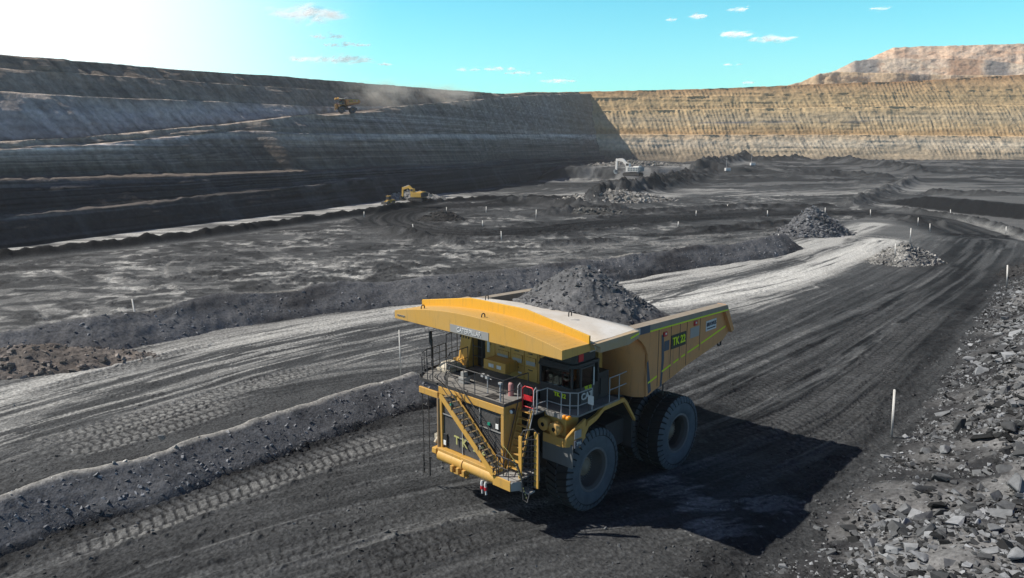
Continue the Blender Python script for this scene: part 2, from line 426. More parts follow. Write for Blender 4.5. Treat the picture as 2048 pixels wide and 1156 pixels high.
    # spilled coal at the berm's foot, rubble edge on the right
    sA, dA = poly_sd(X, Y, bA)
    foot = np.exp(-((dA + 2.4) / 1.2) ** 2) * sstep(0, 3, sA) * (X < -4)
    dust = dust * (1 - 0.9 * foot) + 0.0 * foot
    Z += 0.18 * foot * fbm(X / 0.35, Y / 0.35, 3, 340)
    rgt = smooth_line(RIGHT_EDGE, 2)
    sR, dR = poly_sd(X, Y, rgt)
    nr = np.exp(-((dR - 0.9) / 1.3) ** 2)
    dust = dust * (1 - 0.7 * nr) + 0.03 * nr
    Z += 0.25 * nr * fbm(X / 0.5, Y / 0.5, 3, 341)
    # pale patches in the road
    for (u, v, hw, sd) in ((1445, 1065, 1.3, 400), (1400, 1010, 1.2, 401), (1350, 975, 1.4, 402), (1640, 715, 2.2, 403), (1540, 1010, 1.2, 405)):
        p = at(u, v)
        q = np.exp(-(((X - p[0]) / (hw * 1.5)) ** 2 + ((Y - p[1]) / hw) ** 2))
        dust = dust + 0.30 * sstep(0.30, 0.55, q * fbm(X / 0.8, Y / 0.25, 4, sd) * 1.5) * (v > 900)
    # far coal bench: broken, lumpy ridges
    def ridge(px, h, w, seed, z=0.0, dk=0.03):
        nonlocal Z, dust
        pl = smooth_line(line(px, z), 2)
        lo = pl.min(0) - 4 * w; hi = pl.max(0) + 4 * w
        m = (X > lo[0]) & (X < hi[0]) & (Y > lo[1]) & (Y < hi[1])
        s_, d_ = poly_sd(X[m], Y[m], pl)
        e = np.exp(-(d_ / w) ** 2) * sstep(0, 3 * w, s_) * sstep(0, 3 * w, s_.max() - s_)
        Z[m] += h * e * (0.25 + 0.9 * fbm(X[m] / (w * .8), Y[m] / (w * .8), 4, seed) + 0.75 * (fbm(X[m] / 1.6, Y[m] / 2.2, 4, seed + 1) - .25))
        dust[m] = dust[m] * (1 - 0.9 * e) + 0.9 * e * (dk + 0.25 * sstep(.5, .7, fbm(X[m] / 3, Y[m] / 3, 3, seed + 2)))
    ridge([(1165, 408), (1230, 395), (1300, 381), (1400, 356), (1500, 335)], 5.0, 5, 420)
    ridge([(1290, 388), (1380, 368), (1450, 352)], 2.5, 4, 421, dk=0.02)
    hp = smooth_line(line(hair), 3)
    tg = np.gradient(hp, axis=0); tg /= np.linalg.norm(tg, axis=1)[:, None]
    for off in (-8.8, 8.8):                      # windrows on both sides of the looping road
        q = hp[10:-6] + np.stack([-tg[:, 1], tg[:, 0]], 1)[10:-6] * off
        m = (Y > 105) & (Y < 290) & (X > -60) & (X < 130)
        s_, d_ = poly_sd(X[m], Y[m], q)
        e_ = np.exp(-(d_ / 0.9) ** 2) * sstep(.38, .50, fbm(s_ / 14, d_ * 0 + off, 3, 450))
        Z[m] += 0.5 * e_ * (0.5 + fbm(X[m] / 1.3, Y[m] / 1.3, 4, 451))
        dust[m] = dust[m] * (1 - e_) + e_ * (0.06 + .3 * sstep(.5, .65, fbm(X[m] / 1.5, Y[m] / 1.5, 4, 452)))
    ridge([(1550, 352), (1700, 352), (1790, 358)], 3.0, 4, 422, 2, 0.02)
    ridge([(1640, 328), (1780, 336), (1860, 345)], 4.0, 7, 423, 4, 0.02)
    ridge([(1380, 322), (1500, 330), (1620, 326)], 4.0, 7, 424, 4, 0.02)
    ridge([(1690, 410), (1730, 395), (1800, 375), (1830, 362)], 2.4, 3.5, 425, 1, 0.25)
    ridge([(1690, 416), (1500, 416), (1300, 425), (1180, 428)], 1.3, 1.6, 426, 0, 0.01)
    ridge([(960, 410), (1040, 405), (1130, 412), (1200, 418)], 2.2, 3, 427, 0, 0.04)
    ridge([(1060, 432), (1180, 425), (1280, 420)], 2.0, 2.6, 428, 0, 0.05)
    ridge([(1050, 492), (1140, 488), (1250, 484)], 0.9, 1.4, 429, 0, 0.04)
    ridge([(760, 455), (850, 482), (960, 492)], 1.2, 2.0, 430, 0, 0.06)
    ridge([(1760, 432), (1860, 445), (1905, 455)], 1.0, 1.2, 431, 0, 0.02)
    ridge([(1790, 420), (1900, 435), (1980, 450), (2060, 478)], 1.2, 1.2, 432, 0, 0.03)
    ridge([(1330, 466), (1480, 458), (1620, 447)], 1.2, 2.4, 433, 0, 0.03)
    ridge([(1840, 372), (1960, 380), (2060, 385)], 2.0, 3, 434, 3, 0.04)
    dust += 0.10 * (mott - 0.5) + 0.14 * (fine - 0.5) * near
    dust = np.clip(dust, 0, 1.1)
    sB_, dB_ = poly_sd(X, Y, PLATEAU)                            # face of the coal bank on the right
    bank = sstep(-0.5, 0.5, dB_) * sstep(7.0, 4.0, dB_) * sstep(4, 20, sB_)
    dust = dust * (1 - bank) + 0.0 * bank
    Z += bank * 0.9 * (fbm(X / 1.8, Y / 1.8, 3, 440) - 0.5)
    coal = np.array([0.010, 0.011, 0.013]); mid = np.array([0.076, 0.080, 0.084]); lite = np.array([0.48, 0.482, 0.465])
    t = dust[..., None]
    colr = np.where(t < 0.35, coal + (mid - coal) * (t / 0.35), mid + (lite - mid) * ((t - 0.35) / 0.65))
    o = grid_mesh('ground', X, Y, Z, [M_GROUND], colr)
    tag(o, 'grey and black coal pit floor with haul roads and tyre tracks', 'ground', kind='structure')
    # loose stones on the roads, thickest at the foot of the near berm and along the rubble edge
    rng = np.random.default_rng(5)
    k = 60000
    ii = rng.integers(60, 700, k); jj = rng.integers(60, 920, k)
    near_a = np.exp(-((dA[ii, jj] + 2.6) / 1.6) ** 2) * (X[ii, jj] < -4)
    near_r = np.exp(-((dR[ii, jj] - 0.5) / 2.5) ** 2)
    pr = 0.05 + 0.55 * near_a + 0.6 * near_r + 0.25 * sstep(.55, .7, fbm(X[ii, jj] / 3, Y[ii, jj] / 3, 3, 345))
    keep = (rng.random(k) < pr) & (np.hypot(X[ii, jj], Y[ii, jj]) < 75)
    return bA, bB, (X[ii, jj][keep], Y[ii, jj][keep], Z[ii, jj][keep], colr[ii, jj][keep])
RIGHT_EDGE = line([(1380, 1290), (1480, 1150), (1610, 1020), (1770, 885), (1850, 770), (1905, 690), (1960, 600), (2000, 560), (2060, 520)])
BERM_A, BERM_B, STONES = build_ground()

# ------------------------------------------------------------------ left highwall (lofted between its bench lines)
def zfrom(X, Y, v):
    """height of the point above plan position X, Y seen at row v"""
    k = (578 - v) / FPX                  # (q.up)/(q.fw)
    q = Y * (k * CP - SP) / (CP + k * SP)
    return CAM_H + q
def ucol(X, Y, z):
    return 1024 + FPX * X / (Y * CP - (z - CAM_H) * SP)
def interp(pts, u):
    a = np.array(pts, float)
    return np.interp(u, a[:, 0], a[:, 1])
def loft_wall(foot, ns, layers, vs, outward):
    """foot: plan polyline; layers: ('face', slope, pixel line) or ('bench', width, rise) upwards from the foot"""
    foot = smooth_line(foot, 3)
    seg = np.concatenate([[0], np.cumsum(np.linalg.norm(np.diff(foot, axis=0), axis=1))])
    s = np.linspace(0, seg[-1], ns)
    if vs is not None:      # denser stations near the camera
        s = seg[-1] * vs(np.linspace(0, 1, ns))
    F = np.stack([np.interp(s, seg, foot[:, 0]), np.interp(s, seg, foot[:, 1])], 1)
    t = np.gradient(F, axis=0); t /= np.linalg.norm(t, axis=1)[:, None]
    k = max(3, ns // 40)
    ker = np.ones(k) / k
    t = np.stack([np.convolve(np.pad(t[:, i], (k // 2, k - 1 - k // 2), 'edge'), ker, 'valid') for i in (0, 1)], 1)
    t /= np.linalg.norm(t, axis=1)[:, None]
    n = np.stack([-t[:, 1], t[:, 0]], 1) * outward
    off = np.zeros(ns); z = gz(F[:, 0], F[:, 1]) - 0.6
    rows = [(off.copy(), z.copy())]
    for L in layers:
        if L[0] == 'bench':
            w = L[1](F) if callable(L[1]) else L[1]
            off = off + w; z = z + (L[2](F) if callable(L[2]) else L[2])
        else:
            no = off + 2.0
            for _ in range(14):
                P = F + n * no[:, None]
                zz = zfrom(P[:, 0], P[:, 1], interp(L[2], ucol(P[:, 0], P[:, 1], z + 5)))
                for _ in range(2): zz = zfrom(P[:, 0], P[:, 1], interp(L[2], ucol(P[:, 0], P[:, 1], zz)))
                no = off + np.maximum(zz - z, 0.05) / (L[1](F) if callable(L[1]) else L[1])
            off = no; z = np.maximum(zz, z + 0.05)
        rows.append((off.copy(), z.copy()))
    return s, F, n, t, rows
def wall_mesh(name, s, F, n, t, rows, nsub, disp, color, mat, back=350):
    O, Zs, W = [], [], []
    for i in range(len(rows) - 1):
        k = nsub[i]
        for j in range(k):
            f = j / k
            O.append(rows[i][0] * (1 - f) + rows[i + 1][0] * f); Zs.append(rows[i][1] * (1 - f) + rows[i + 1][1] * f); W.append(np.full(len(s), i + f))
    O.append(rows[-1][0]); Zs.append(rows[-1][1]); W.append(np.full(len(s), len(rows) - 1.0))
    O, Zs, W = np.array(O), np.array(Zs), np.array(W)
    S = np.broadcast_to(s, O.shape)
    d, dz = disp(S, O, Zs, W)
    X = F[:, 0] + n[:, 0] * (O - d); Y = F[:, 1] + n[:, 1] * (O - d)
    C = color(S, O, Zs, W, X, Y)
    Zo = Zs + dz
    if back:        # the land behind the crest
        for w, drop in ((4, 0.2), (25, 1.0), (back, 6.0)):
            X = np.vstack([X, F[:, 0] + n[:, 0] * (rows[-1][0] + w)]); Y = np.vstack([Y, F[:, 1] + n[:, 1] * (rows[-1][0] + w)])
            Zo = np.vstack([Zo, rows[-1][1] - drop]); C = np.concatenate([C, C[-1:]], 0)
    return grid_mesh(name, X, Y, Zo, [mat], C)

foot_px = [(0, 499), (228, 468), (457, 442), (600, 424), (730, 406), (840, 393), (1000, 373)]
left_foot = [np.array((-150, 0)), np.array((-118, 60))] + [at(*p) for p in foot_px] + [np.array((36, 482)), np.array((70, 585)), np.array((110, 690))]
LN = dict(
    L1=[(-300, 470), (0, 436), (266, 411), (457, 388), (600, 375), (700, 363), (747, 353), (850, 344), (1000, 334), (1133, 324), (1250, 318)],
    L2=[(-300, 370), (0, 361), (266, 354), (400, 352), (571, 344.5), (700, 341), (754, 335), (959, 329), (1024, 318), (1133, 316), (1250, 308)],
    L3=[(-300, 306), (0, 300), (152, 292), (324, 276), (480, 262), (540, 262), (600, 267), (800, 268), (1181, 269), (1300, 269)],
    RO=[(-300, 308), (0, 296), (152, 287), (324, 270), (510, 251), (571, 242), (655, 233), (702, 228), (880, 212), (1010, 199), (1078, 193), (1180, 190), (1300, 188)],
    L4=[(-300, 168), (0, 183.5), (190, 194), (457, 204), (647, 214), (800, 211), (900, 204), (1010, 195), (1078, 190.5), (1180, 187.5), (1300, 186)],
    L5=[(-300, 118), (38, 139), (266, 154), (457, 168), (700, 184), (850, 188), (1000, 191), (1078, 189), (1180, 186), (1300, 185)],
    CR=[(-300, 84), (0, 109), (190, 124), (381, 141), (533, 150), (700, 164), (900, 180), (1000, 187), (1040, 188), (1060, 184), (1100, 186), (1175, 183), (1300, 182)])
def l2w(F):
    u = ucol(F[:, 0], F[:, 1], 10)
    return 3.0 + 6.5 * sstep(20, 560, u) * sstep(668, 654, u)
def ramp(F):
    u = ucol(F[:, 0], F[:, 1], 20)
    return (12.0 - (l2w(F) - 3.0)) * (1 - 0.6 * corner(F))
def windrow(F):
    u = ucol(F[:, 0] - 24, F[:, 1] + 8, 24)
    return 1.1 - 1.0 * sstep(600, 640, u) * sstep(760, 715, u)
def corner(F):
    return sstep(150, 420, F[:, 1])
def slope(k):
    return lambda F: k * (1 + 1.1 * corner(F))
def bw(w):
    return lambda F: w * (1 - 0.7 * corner(F))
s, F, n, t, rows = loft_wall(left_foot, 1500, [
    ('face', slope(1.35), LN['L1']), ('bench', 1.6, 0.3), ('face', slope(1.35), LN['L2']), ('bench', l2w, 0.4),
    ('face', slope(1.5), LN['L3']), ('bench', 1.0, 0.1), ('face', slope(1.3), LN['RO']), ('bench', 0.8, lambda F: windrow(F) + .1), ('bench', 1.5, lambda F: -windrow(F)), ('bench', ramp, 0.2),
    ('face', slope(1.25), LN['L4']), ('bench', bw(2.0), 0.1), ('face', slope(1.25), LN['L5']), ('bench', bw(1.5), 0.1), ('face', slope(1.25), LN['CR'])], lambda x: x ** 1.25, 1)
LEFT = dict(s=s, F=F, n=n, rows=rows)
def disp_left(S, O, Z, W):
    fr = W % 1
    face = 1.0
    up = sstep(5, 7, W)
    g = fbm((S + 0.35 * Z) / 1.5, Z / 9, 2, 500) - 0.5                        # ripper grooves
    g2 = np.abs(fbm((S + 0.5 * Z) / 9, Z / 14, 3, 510) - 0.5) * 2
    led = fbm(S / 60, Z / 0.55, 3, 520) - 0.5                                 # bedding ledges
    d = face * (0.75 * g * (0.5 + up) + 1.3 * (g2 - 0.3) + 0.7 * led * (1 - 0.6 * up) + 2.2 * (fbm((S + .3 * Z) / 13, Z / 6, 4, 535) - 0.5)) + 2.5 * (fbm(S / 40, Z / 30, 3, 530) - 0.5) + 2.6 * (fbm(S / 11, W * 0.8, 3, 536) - 0.5)
    rub = np.where(((W > 1) & (W < 2)) | ((W > 3) & (W < 4)), 1.0, 0.0)
    dz = rub * 0.8 * (fbm(S / 2.2, O / 1.2, 4, 540) - .35) * sstep(.3, .6, fbm(S / 15, O * 0, 3, 542)) + 0.25 * (fbm(S / 3, O / 1.5, 3, 541) - 0.5)
    return d * sstep(0.1, 0.6, W), dz
def color_left(S, O, Z, W, X, Y):
    n1 = fbm(S / 30, Z / 1.1, 4, 550); n2 = fbm(S / 6, Z / 5, 4, 551); n3 = fbm((S + .4 * Z) / 1.6, Z / 6, 3, 552)
    thin = sstep(0.54, 0.68, fbm(S / 160, Z / 0.34, 3, 553)) - 0.6 * sstep(0.54, 0.68, fbm(S / 120, Z / 0.30, 3, 557))
    key = np.array([  # strata from the foot upwards
        (0.0, .024, .027, .033), (0.6, .032, .036, .044), (0.95, .042, .047, .056), (1.05, .11, .115, .12), (1.9, .13, .13, .13), (2.05, .045, .051, .062), (2.6, .04, .046, .057), (2.95, .06, .067, .08),
        (3.05, .15, .147, .143), (3.9, .12, .12, .116), (4.05, .10, .098, .095), (4.4, .12, .115, .108), (4.75, .17, .165, .155), (4.95, .30, .31, .32), (5.5, .26, .25, .23), (6.1, .16, .155, .15),
        (6.6, .15, .15, .15), (6.9, .16, .158, .152), (7.0, .17, .165, .155), (7.9, .21, .205, .19), (8.6, .16, .155, .15), (9.1, .085, .085, .085), (9.9, .08, .08, .08), (10.05, .12, .122, .126), (10.15, .19, .195, .21), (10.6, .23, .245, .265), (10.95, .20, .20, .195), (11.5, .24, .23, .205), (12.1, .13, .13, .125),
        (12.95, .15, .145, .135), (13.5, .26, .235, .20), (14.1, .125, .12, .112), (15.0, .15, .14, .125)])
    Wn = W + 0.16 * (n1 - 0.5) + 0.1 * (n2 - .5)
    c = np.stack([np.interp(Wn, key[:, 0], key[:, i]) for i in (1, 2, 3)], -1)
    c *= (0.30 + 0.65 * n1 + 1.1 * n3 * sstep(2.5, 5, W) + .15 * (W < 5) + .2 * (W < 3))[..., None]
    c = c * (1 + 0.55 * sstep(3, 8, W))[..., None] * np.array((1.15, 1.0, 0.90))
    lay = ((W > 4) & (W < 6.9)) | (W < 3)
    c = c * (1 + (1.1 * thin * lay)[..., None] * np.where(W < 3, 0.9, 0.5)[..., None])
    spill = sstep(0.58, 0.72, fbm(S / 5, O / 40, 3, 560)) * ((W < 3) | ((W > 4) & (W < 5)))      # pale rock spilled down the faces
    c = c * (1 - 0.14 * spill[..., None]) + 0.14 * spill[..., None] * np.array((.2, .2, .205))
    u = ucol(X, Y, Z)
    tanw = 0.6 * sstep(1080, 1170, u) * sstep(5.2, 6.5, W)
    return c * (1 - tanw[..., None]) + tanw[..., None] * np.array((.24, .19, .13)) * (0.7 + 0.6 * n1)[..., None]
wl = wall_mesh('hill_highwall', s, F, n, t, rows, [22, 5, 26, 8, 34, 4, 34, 4, 5, 12, 26, 5, 26, 5, 24], disp_left, color_left, M_WALL)
tag(wl, 'dark shaded layered pit wall with black coal seams on the left', 'pit wall', kind='structure')

# ------------------------------------------------------------------ far sunlit highwall
tan_foot = [np.array((20, 596)), np.array((84, 604)), np.array((200, 612)), np.array((330, 618)), np.array((480, 622)), np.array((760, 630))]
TN = dict(
    B1=[(1100, 267), (1194, 268), (1457, 269.6), (1720, 269.6), (2048, 272.7), (2600, 276)],
    B2=[(1100, 222), (1176, 222), (1589, 215.7), (1895, 211), (2048, 211), (2600, 209)],
    B3=[(1100, 198), (1300, 195), (1589, 188), (1895, 182), (2048, 178), (2600, 172)],
    CR=[(1100, 184), (1175, 183), (1413, 177.5), (1589, 170), (1700, 166), (1808, 163), (2048, 149), (2600, 130)])
s, F, n, t, rows = loft_wall(tan_foot, 1300, [
    ('face', 1.5, TN['B1']), ('bench', 5.0, 0.2), ('face', 1.35, TN['B2']), ('bench', 3.0, 0.2), ('face', 1.5, TN['B3']), ('face', 1.2, TN['CR'])], None, 1)
TANW = dict(F=F, n=n, rows=rows)
def disp_tan(S, O, Z, W):
    face = np.where(((W > 1) & (W < 2)) | ((W > 3) & (W < 4)), 0.15, 1.0)
    warp = S + 0.22 * Z + 9 * fbm(S / 45, Z / 25, 3, 600)
    lvl = np.floor(W) * 7.3
    rip = np.abs(np.mod((warp + lvl) / 3.6, 1) - 0.5) * 2                       # excavator tooth marks
    ripm = sstep(0.3, 0.6, fbm(S / 60 + lvl, Z / 12, 3, 601))
    gul = sstep(0.62, 0.9, 1 - np.abs(fbm((S + 0.35 * Z) / 13, Z / 40 + lvl, 3, 602) - 0.5) * 2)
    d = face * (0.5 * (rip - 0.5) * (0.1 + ripm) - 0.9 * gul + 1.3 * (fbm(warp / 7, Z / 4, 4, 603) - 0.5) + 0.9 * (fbm(S / 50, Z / 1.6, 3, 606) - 0.5)) + 4 * (fbm(S / 70, Z / 60, 3, 604) - 0.5)
    return d * sstep(0, 0.3, W), 0.8 * (fbm(S / 6, O / 3, 3, 605) - 0.5)
def color_tan(S, O, Z, W, X, Y):
    n1 = fbm(S / 45, Z / 2.0, 4, 610); n2 = fbm(S / 12, Z / 6, 4, 611); n3 = fbm((S + .4 * Z) / 3, Z / 12, 3, 612)
    key = np.array([(0, .20, .17, .13), (0.12, .30, .25, .18), (0.35, .42, .35, .25), (0.7, .52, .46, .36), (0.97, .46, .36, .24), (1.1, .46, .35, .22), (1.9, .42, .29, .16), (2.08, .36, .25, .13), (2.3, .44, .34, .20),
                    (2.6, .38, .32, .22), (2.95, .46, .35, .20), (3.5, .50, .40, .25), (4.05, .40, .30, .17), (4.5, .42, .32, .18), (5.0, .40, .29, .16), (5.5, .37, .26, .145), (5.9, .30, .19, .10), (6.0, .28, .17, .09)])
    Wn = W + 0.22 * (n1 - 0.5) + 0.12 * (n2 - 0.5)
    c = np.stack([np.interp(Wn, key[:, 0], key[:, i]) for i in (1, 2, 3)], -1)
    c *= (0.80 + 0.55 * n1 + 0.12 * n3)[..., None] * np.array((1.10, 1.06, 1.02))
    u = ucol(X, Y, Z)
    dk = sstep(1450, 1230, u) * sstep(0.62, 0.2, W + 0.5 * (n2 - .5))                       # dark carbonaceous band low down near the corner
    c = c * (1 - 0.75 * dk[..., None]) + 0.75 * dk[..., None] * np.array((.09, .08, .07))
    gl = np.exp(-((W - 2.42 - 0.1 * n1) / 0.035) ** 2) * sstep(1300, 1450, u) * sstep(1800, 1650, u) * sstep(.4, .6, n2)
    return c * (1 - gl[..., None]) + gl[..., None] * np.array((.16, .16, .17))
wt = wall_mesh('hill_far_wall', s, F, n, t, rows, [40, 5, 40, 4, 26, 16], disp_tan, color_tan, M_TAN)
tag(wt, 'tall sunlit tan pit wall with benches across the back', 'pit wall', kind='structure')

# ------------------------------------------------------------------ terraced spoil dump beyond the far wall
def build_dump():
    outline = [(1540, 180), (1567, 170), (1632, 146), (1667, 143), (1711, 121), (1738, 117), (1786, 95), (1852, 91.6), (2048, 87), (2400, 80)]
    tiers = [(900, 1.0, [(1400, 230), (1500, 190), (1567, 172), (1600, 164), (1640, 147), (1667, 143.5), (1800, 146), (1900, 150), (2048, 150), (2500, 150)]),
             (960, 1.0, [(1500, 225), (1600, 168), (1660, 146), (1711, 121), (1738, 118), (1850, 116), (1950, 118), (2048, 128), (2500, 128)]),
             (1030, 1.0, [(1600, 200), (1690, 146), (1738, 117), (1786, 95), (1852, 91.6), (2048, 87), (2500, 82)])]
    us = np.linspace(1440, 2500, 700)
    Xs, Ys, Zs, Cs = [], [], [], []
    zprev = None
    def row(Yd, v, kcol):
        Yd = Yd + 14 * (fbm(us / 60, us * 0, 3, 700) - 0.5)
        z = zfrom(0, Yd, v); X = (us - 1024) / FPX * (Yd * CP - (z - CAM_H) * SP)
        return X, Yd, z
    rowsD = []
    for tier_no, (Yd, _, top) in enumerate(tiers):
        vt = interp(top, us) + 2.2 * (fbm(us / 9, us * 0 + Yd, 3, 701) - 0.5)
        ztop = zfrom(0, Yd + 26.0, vt)
        zb = np.full(us.shape, 40.0) if zprev is None else zprev
        ztop = np.maximum(ztop, np.where(tier_no == 0, 40.0, zb - 3))
        X0, Y0, _ = row(Yd - 4.0, vt, 0)
        for k in range(37):
            f = k / 36
            zz = zb * (1 - f) + ztop * f
            Yd_ = Yd + 30 * f + 6 * (fbm(us / 16, us * 0 + zz / 6, 4, 702 + int(Yd)) - 0.5) + 14 * (fbm(us / 60, us * 0, 3, 700) - 0.5)
            Xs.append((us - 1024) / FPX * (Yd_ * CP - (zz - CAM_H) * SP)); Ys.append(Yd_); Zs.append(zz)
            tier = tier_no
            n1 = fbm(us / 40, zz / 3.0, 4, 710 + tier); n2 = fbm(us / 22, zz / 5.0 + us / 30, 4, 715 + tier)
            base = [np.array((.56, .42, .27)), np.array((.56, .46, .35)), np.array((.64, .47, .34))][tier]
            c = base * (0.75 + 0.5 * n1)[:, None]
            pk = sstep(.5, .62, n2)[:, None]; c = c * (1 - .4 * pk) + .4 * pk * np.array((.44, .24, .14) if tier > 0 else (.34, .22, .12))
            lt = sstep(.52, .66, fbm(us / 30, zz / 5 - us / 40, 3, 720 + tier))[:, None]; c = c * (1 - .45 * lt) + .45 * lt * np.array((.55, .46, .38))
            if tier == 1:
                g = (sstep(1690, 1716, us) * sstep(1766, 1750, us) + sstep(1960, 1985, us) * sstep(2030, 2010, us))[:, None]
                c = c * (1 - .85 * g) + .85 * g * np.array((.15, .155, .165))
                g = (sstep(1890, 1905, us) * sstep(1972, 1955, us))[:, None]
                c = c * (1 - .7 * g) + .7 * g * np.array((.30, .17, .10))
            if tier == 0:
                g = (sstep(1815, 1825, us) * sstep(1870, 1850, us) * (f > .8))[:, None]
                c = c * (1 - .8 * g) + .8 * g * np.array((.13, .13, .14))
            Cs.append(c)
        zprev = ztop
    Yl = Ys[-1]
    for dy, dz in ((60, 0.5), (250, -60)):
        Xs.append(Xs[-1] * 1.03); Ys.append(Yl + dy); Zs.append(zprev + dz); Cs.append(Cs[-1])
    o = grid_mesh('hill_spoil_dump', np.array(Xs), np.array(Ys), np.array(Zs), [M_TAN], np.array(Cs))
    tag(o, 'terraced pink and tan spoil dump rising behind the far wall', 'spoil dump', kind='structure')
build_dump()
# ------------------------------------------------------------------ berms, heaps and rubble
M_BERM = earth_mat('berm_earth', scales=((5.0, 0.5), (9.0, 0.4)), bump=0.55, bdist=0.06, var=0.5)
M_ROCK = earth_mat('shale_rock', scales=((2.5, 0.5), (5.0, 0.3)), bump=0.6, bdist=0.06, var=0.3, rough=0.85)

def rock_shape(seed, flat=0.45, n=16):
    rnd = random.Random(seed)
    bm = bmesh.new()
    for _ in range(n):
        v = Vector((rnd.gauss(0, 1), rnd.gauss(0, 1), rnd.gauss(0, 1))).normalized()
        bm.verts.new((v.x * rnd.uniform(.75, 1.15), v.y * rnd.uniform(.55, .85), v.z * flat * rnd.uniform(.8, 1.1)))
    r = bmesh.ops.convex_hull(bm, input=bm.verts)
    bmesh.ops.delete(bm, geom=list({g for g in r['geom_unused'] + r['geom_interior'] if isinstance(g, bmesh.types.BMVert)}), context='VERTS')
    bmesh.ops.triangulate(bm, faces=bm.faces)
    bm.verts.ensure_lookup_table()
    for i, v in enumerate(bm.verts): v.index = i
    V = np.array([v.co[:] for v in bm.verts]); Fc = np.array([[v.index for v in f.verts] for f in bm.faces])
    bm.free()
    return V, Fc
def slab_shape(seed, flat):
    rnd = random.Random(seed)
    bm = bmesh.new()
    for x in (-1, 1):
        for y in (-1, 1):
            for z in (-1, 1):
                if rnd.random() < .12: continue
                bm.verts.new((x * rnd.uniform(.55, 1.1), y * rnd.uniform(.4, .8), z * flat * rnd.uniform(.5, 1.2)))
    bm.verts.new((rnd.uniform(.8, 1.3), rnd.uniform(-.4, .4), flat * rnd.uniform(-.4, .4)))
    bmesh.ops.convex_hull(bm, input=bm.verts)
    bmesh.ops.triangulate(bm, faces=bm.faces)
    bmesh.ops.delete(bm, geom=[v for v in bm.verts if not v.link_faces], context='VERTS')
    for i, v in enumerate(bm.verts): v.index = i
    V = np.array([v.co[:] for v in bm.verts]); Fc = np.array([[v.index for v in f.verts] for f in bm.faces])
    bm.free()
    return V, Fc
ROCKS = [slab_shape(140 + k, fl) for k, fl in enumerate((.16, .22, .3, .14, .45, .2, .35, .18, .26, .6, .24, .5))]
def stamp(pos, size, rng, cols, tilt=0.5, align=None):
    """many rocks as vertex / face / colour arrays"""
    V, Fc, C = [], [], []; base = 0
    for p, s, c in zip(pos, size, cols):
        v, f = ROCKS[rng.integers(len(ROCKS))]
        a = rng.uniform(0, 2 * pi); ta = rng.normal(0, tilt); tb = rng.normal(0, tilt)
        Rm = np.array(Matrix.Rotation(ta, 3, 'X') @ Matrix.Rotation(tb, 3, 'Y') @ Matrix.Rotation(a, 3, 'Z'))
        v2 = (v * s * rng.uniform(.75, 1.25, 3)) @ Rm.T + p
        V.append(v2); Fc.append(f + base); base += len(v); C.append(np.repeat(c[None], len(v), 0))
    return np.concatenate(V), np.concatenate(Fc), np.concatenate(C)
def tri_mesh(name, V, Fc, C, mat):
    me = bpy.data.meshes.new(name)
    me.vertices.add(len(V)); me.vertices.foreach_set('co', V.astype(np.float32).ravel())
    me.loops.add(Fc.size); me.loops.foreach_set('vertex_index', Fc.ravel().astype(np.int32))
    me.polygons.add(len(Fc)); me.polygons.foreach_set('loop_start', np.arange(0, Fc.size, 3, dtype=np.int32)); me.polygons.foreach_set('loop_total', np.full(len(Fc), 3, np.int32))
    me.polygons.foreach_set('use_smooth', np.zeros(len(Fc), bool)); me.update(calc_edges=True)
    a = me.color_attributes.new('albedo', 'FLOAT_COLOR', 'POINT')
    c = np.ones((len(V), 4), np.float32); c[:, :3] = C
    a.data.foreach_set('color', c.ravel())
    me.materials.append(mat)
    o = bpy.data.objects.new(name, me); COL.objects.link(o)
    return o
def join_into(o, V, Fc, C):
    """append triangles to a grid object so that clods belong to their berm"""
    bm = bmesh.new(); bm.from_mesh(o.data)
    lay = bm.verts.layers.float_color['albedo']
    vs = [bm.verts.new(v) for v in V]
    for v, c in zip(vs, C): v[lay] = (*c, 1)
    for f in Fc:
        bm.faces.new([vs[i] for i in f])
    bm.to_mesh(o.data); bm.free()

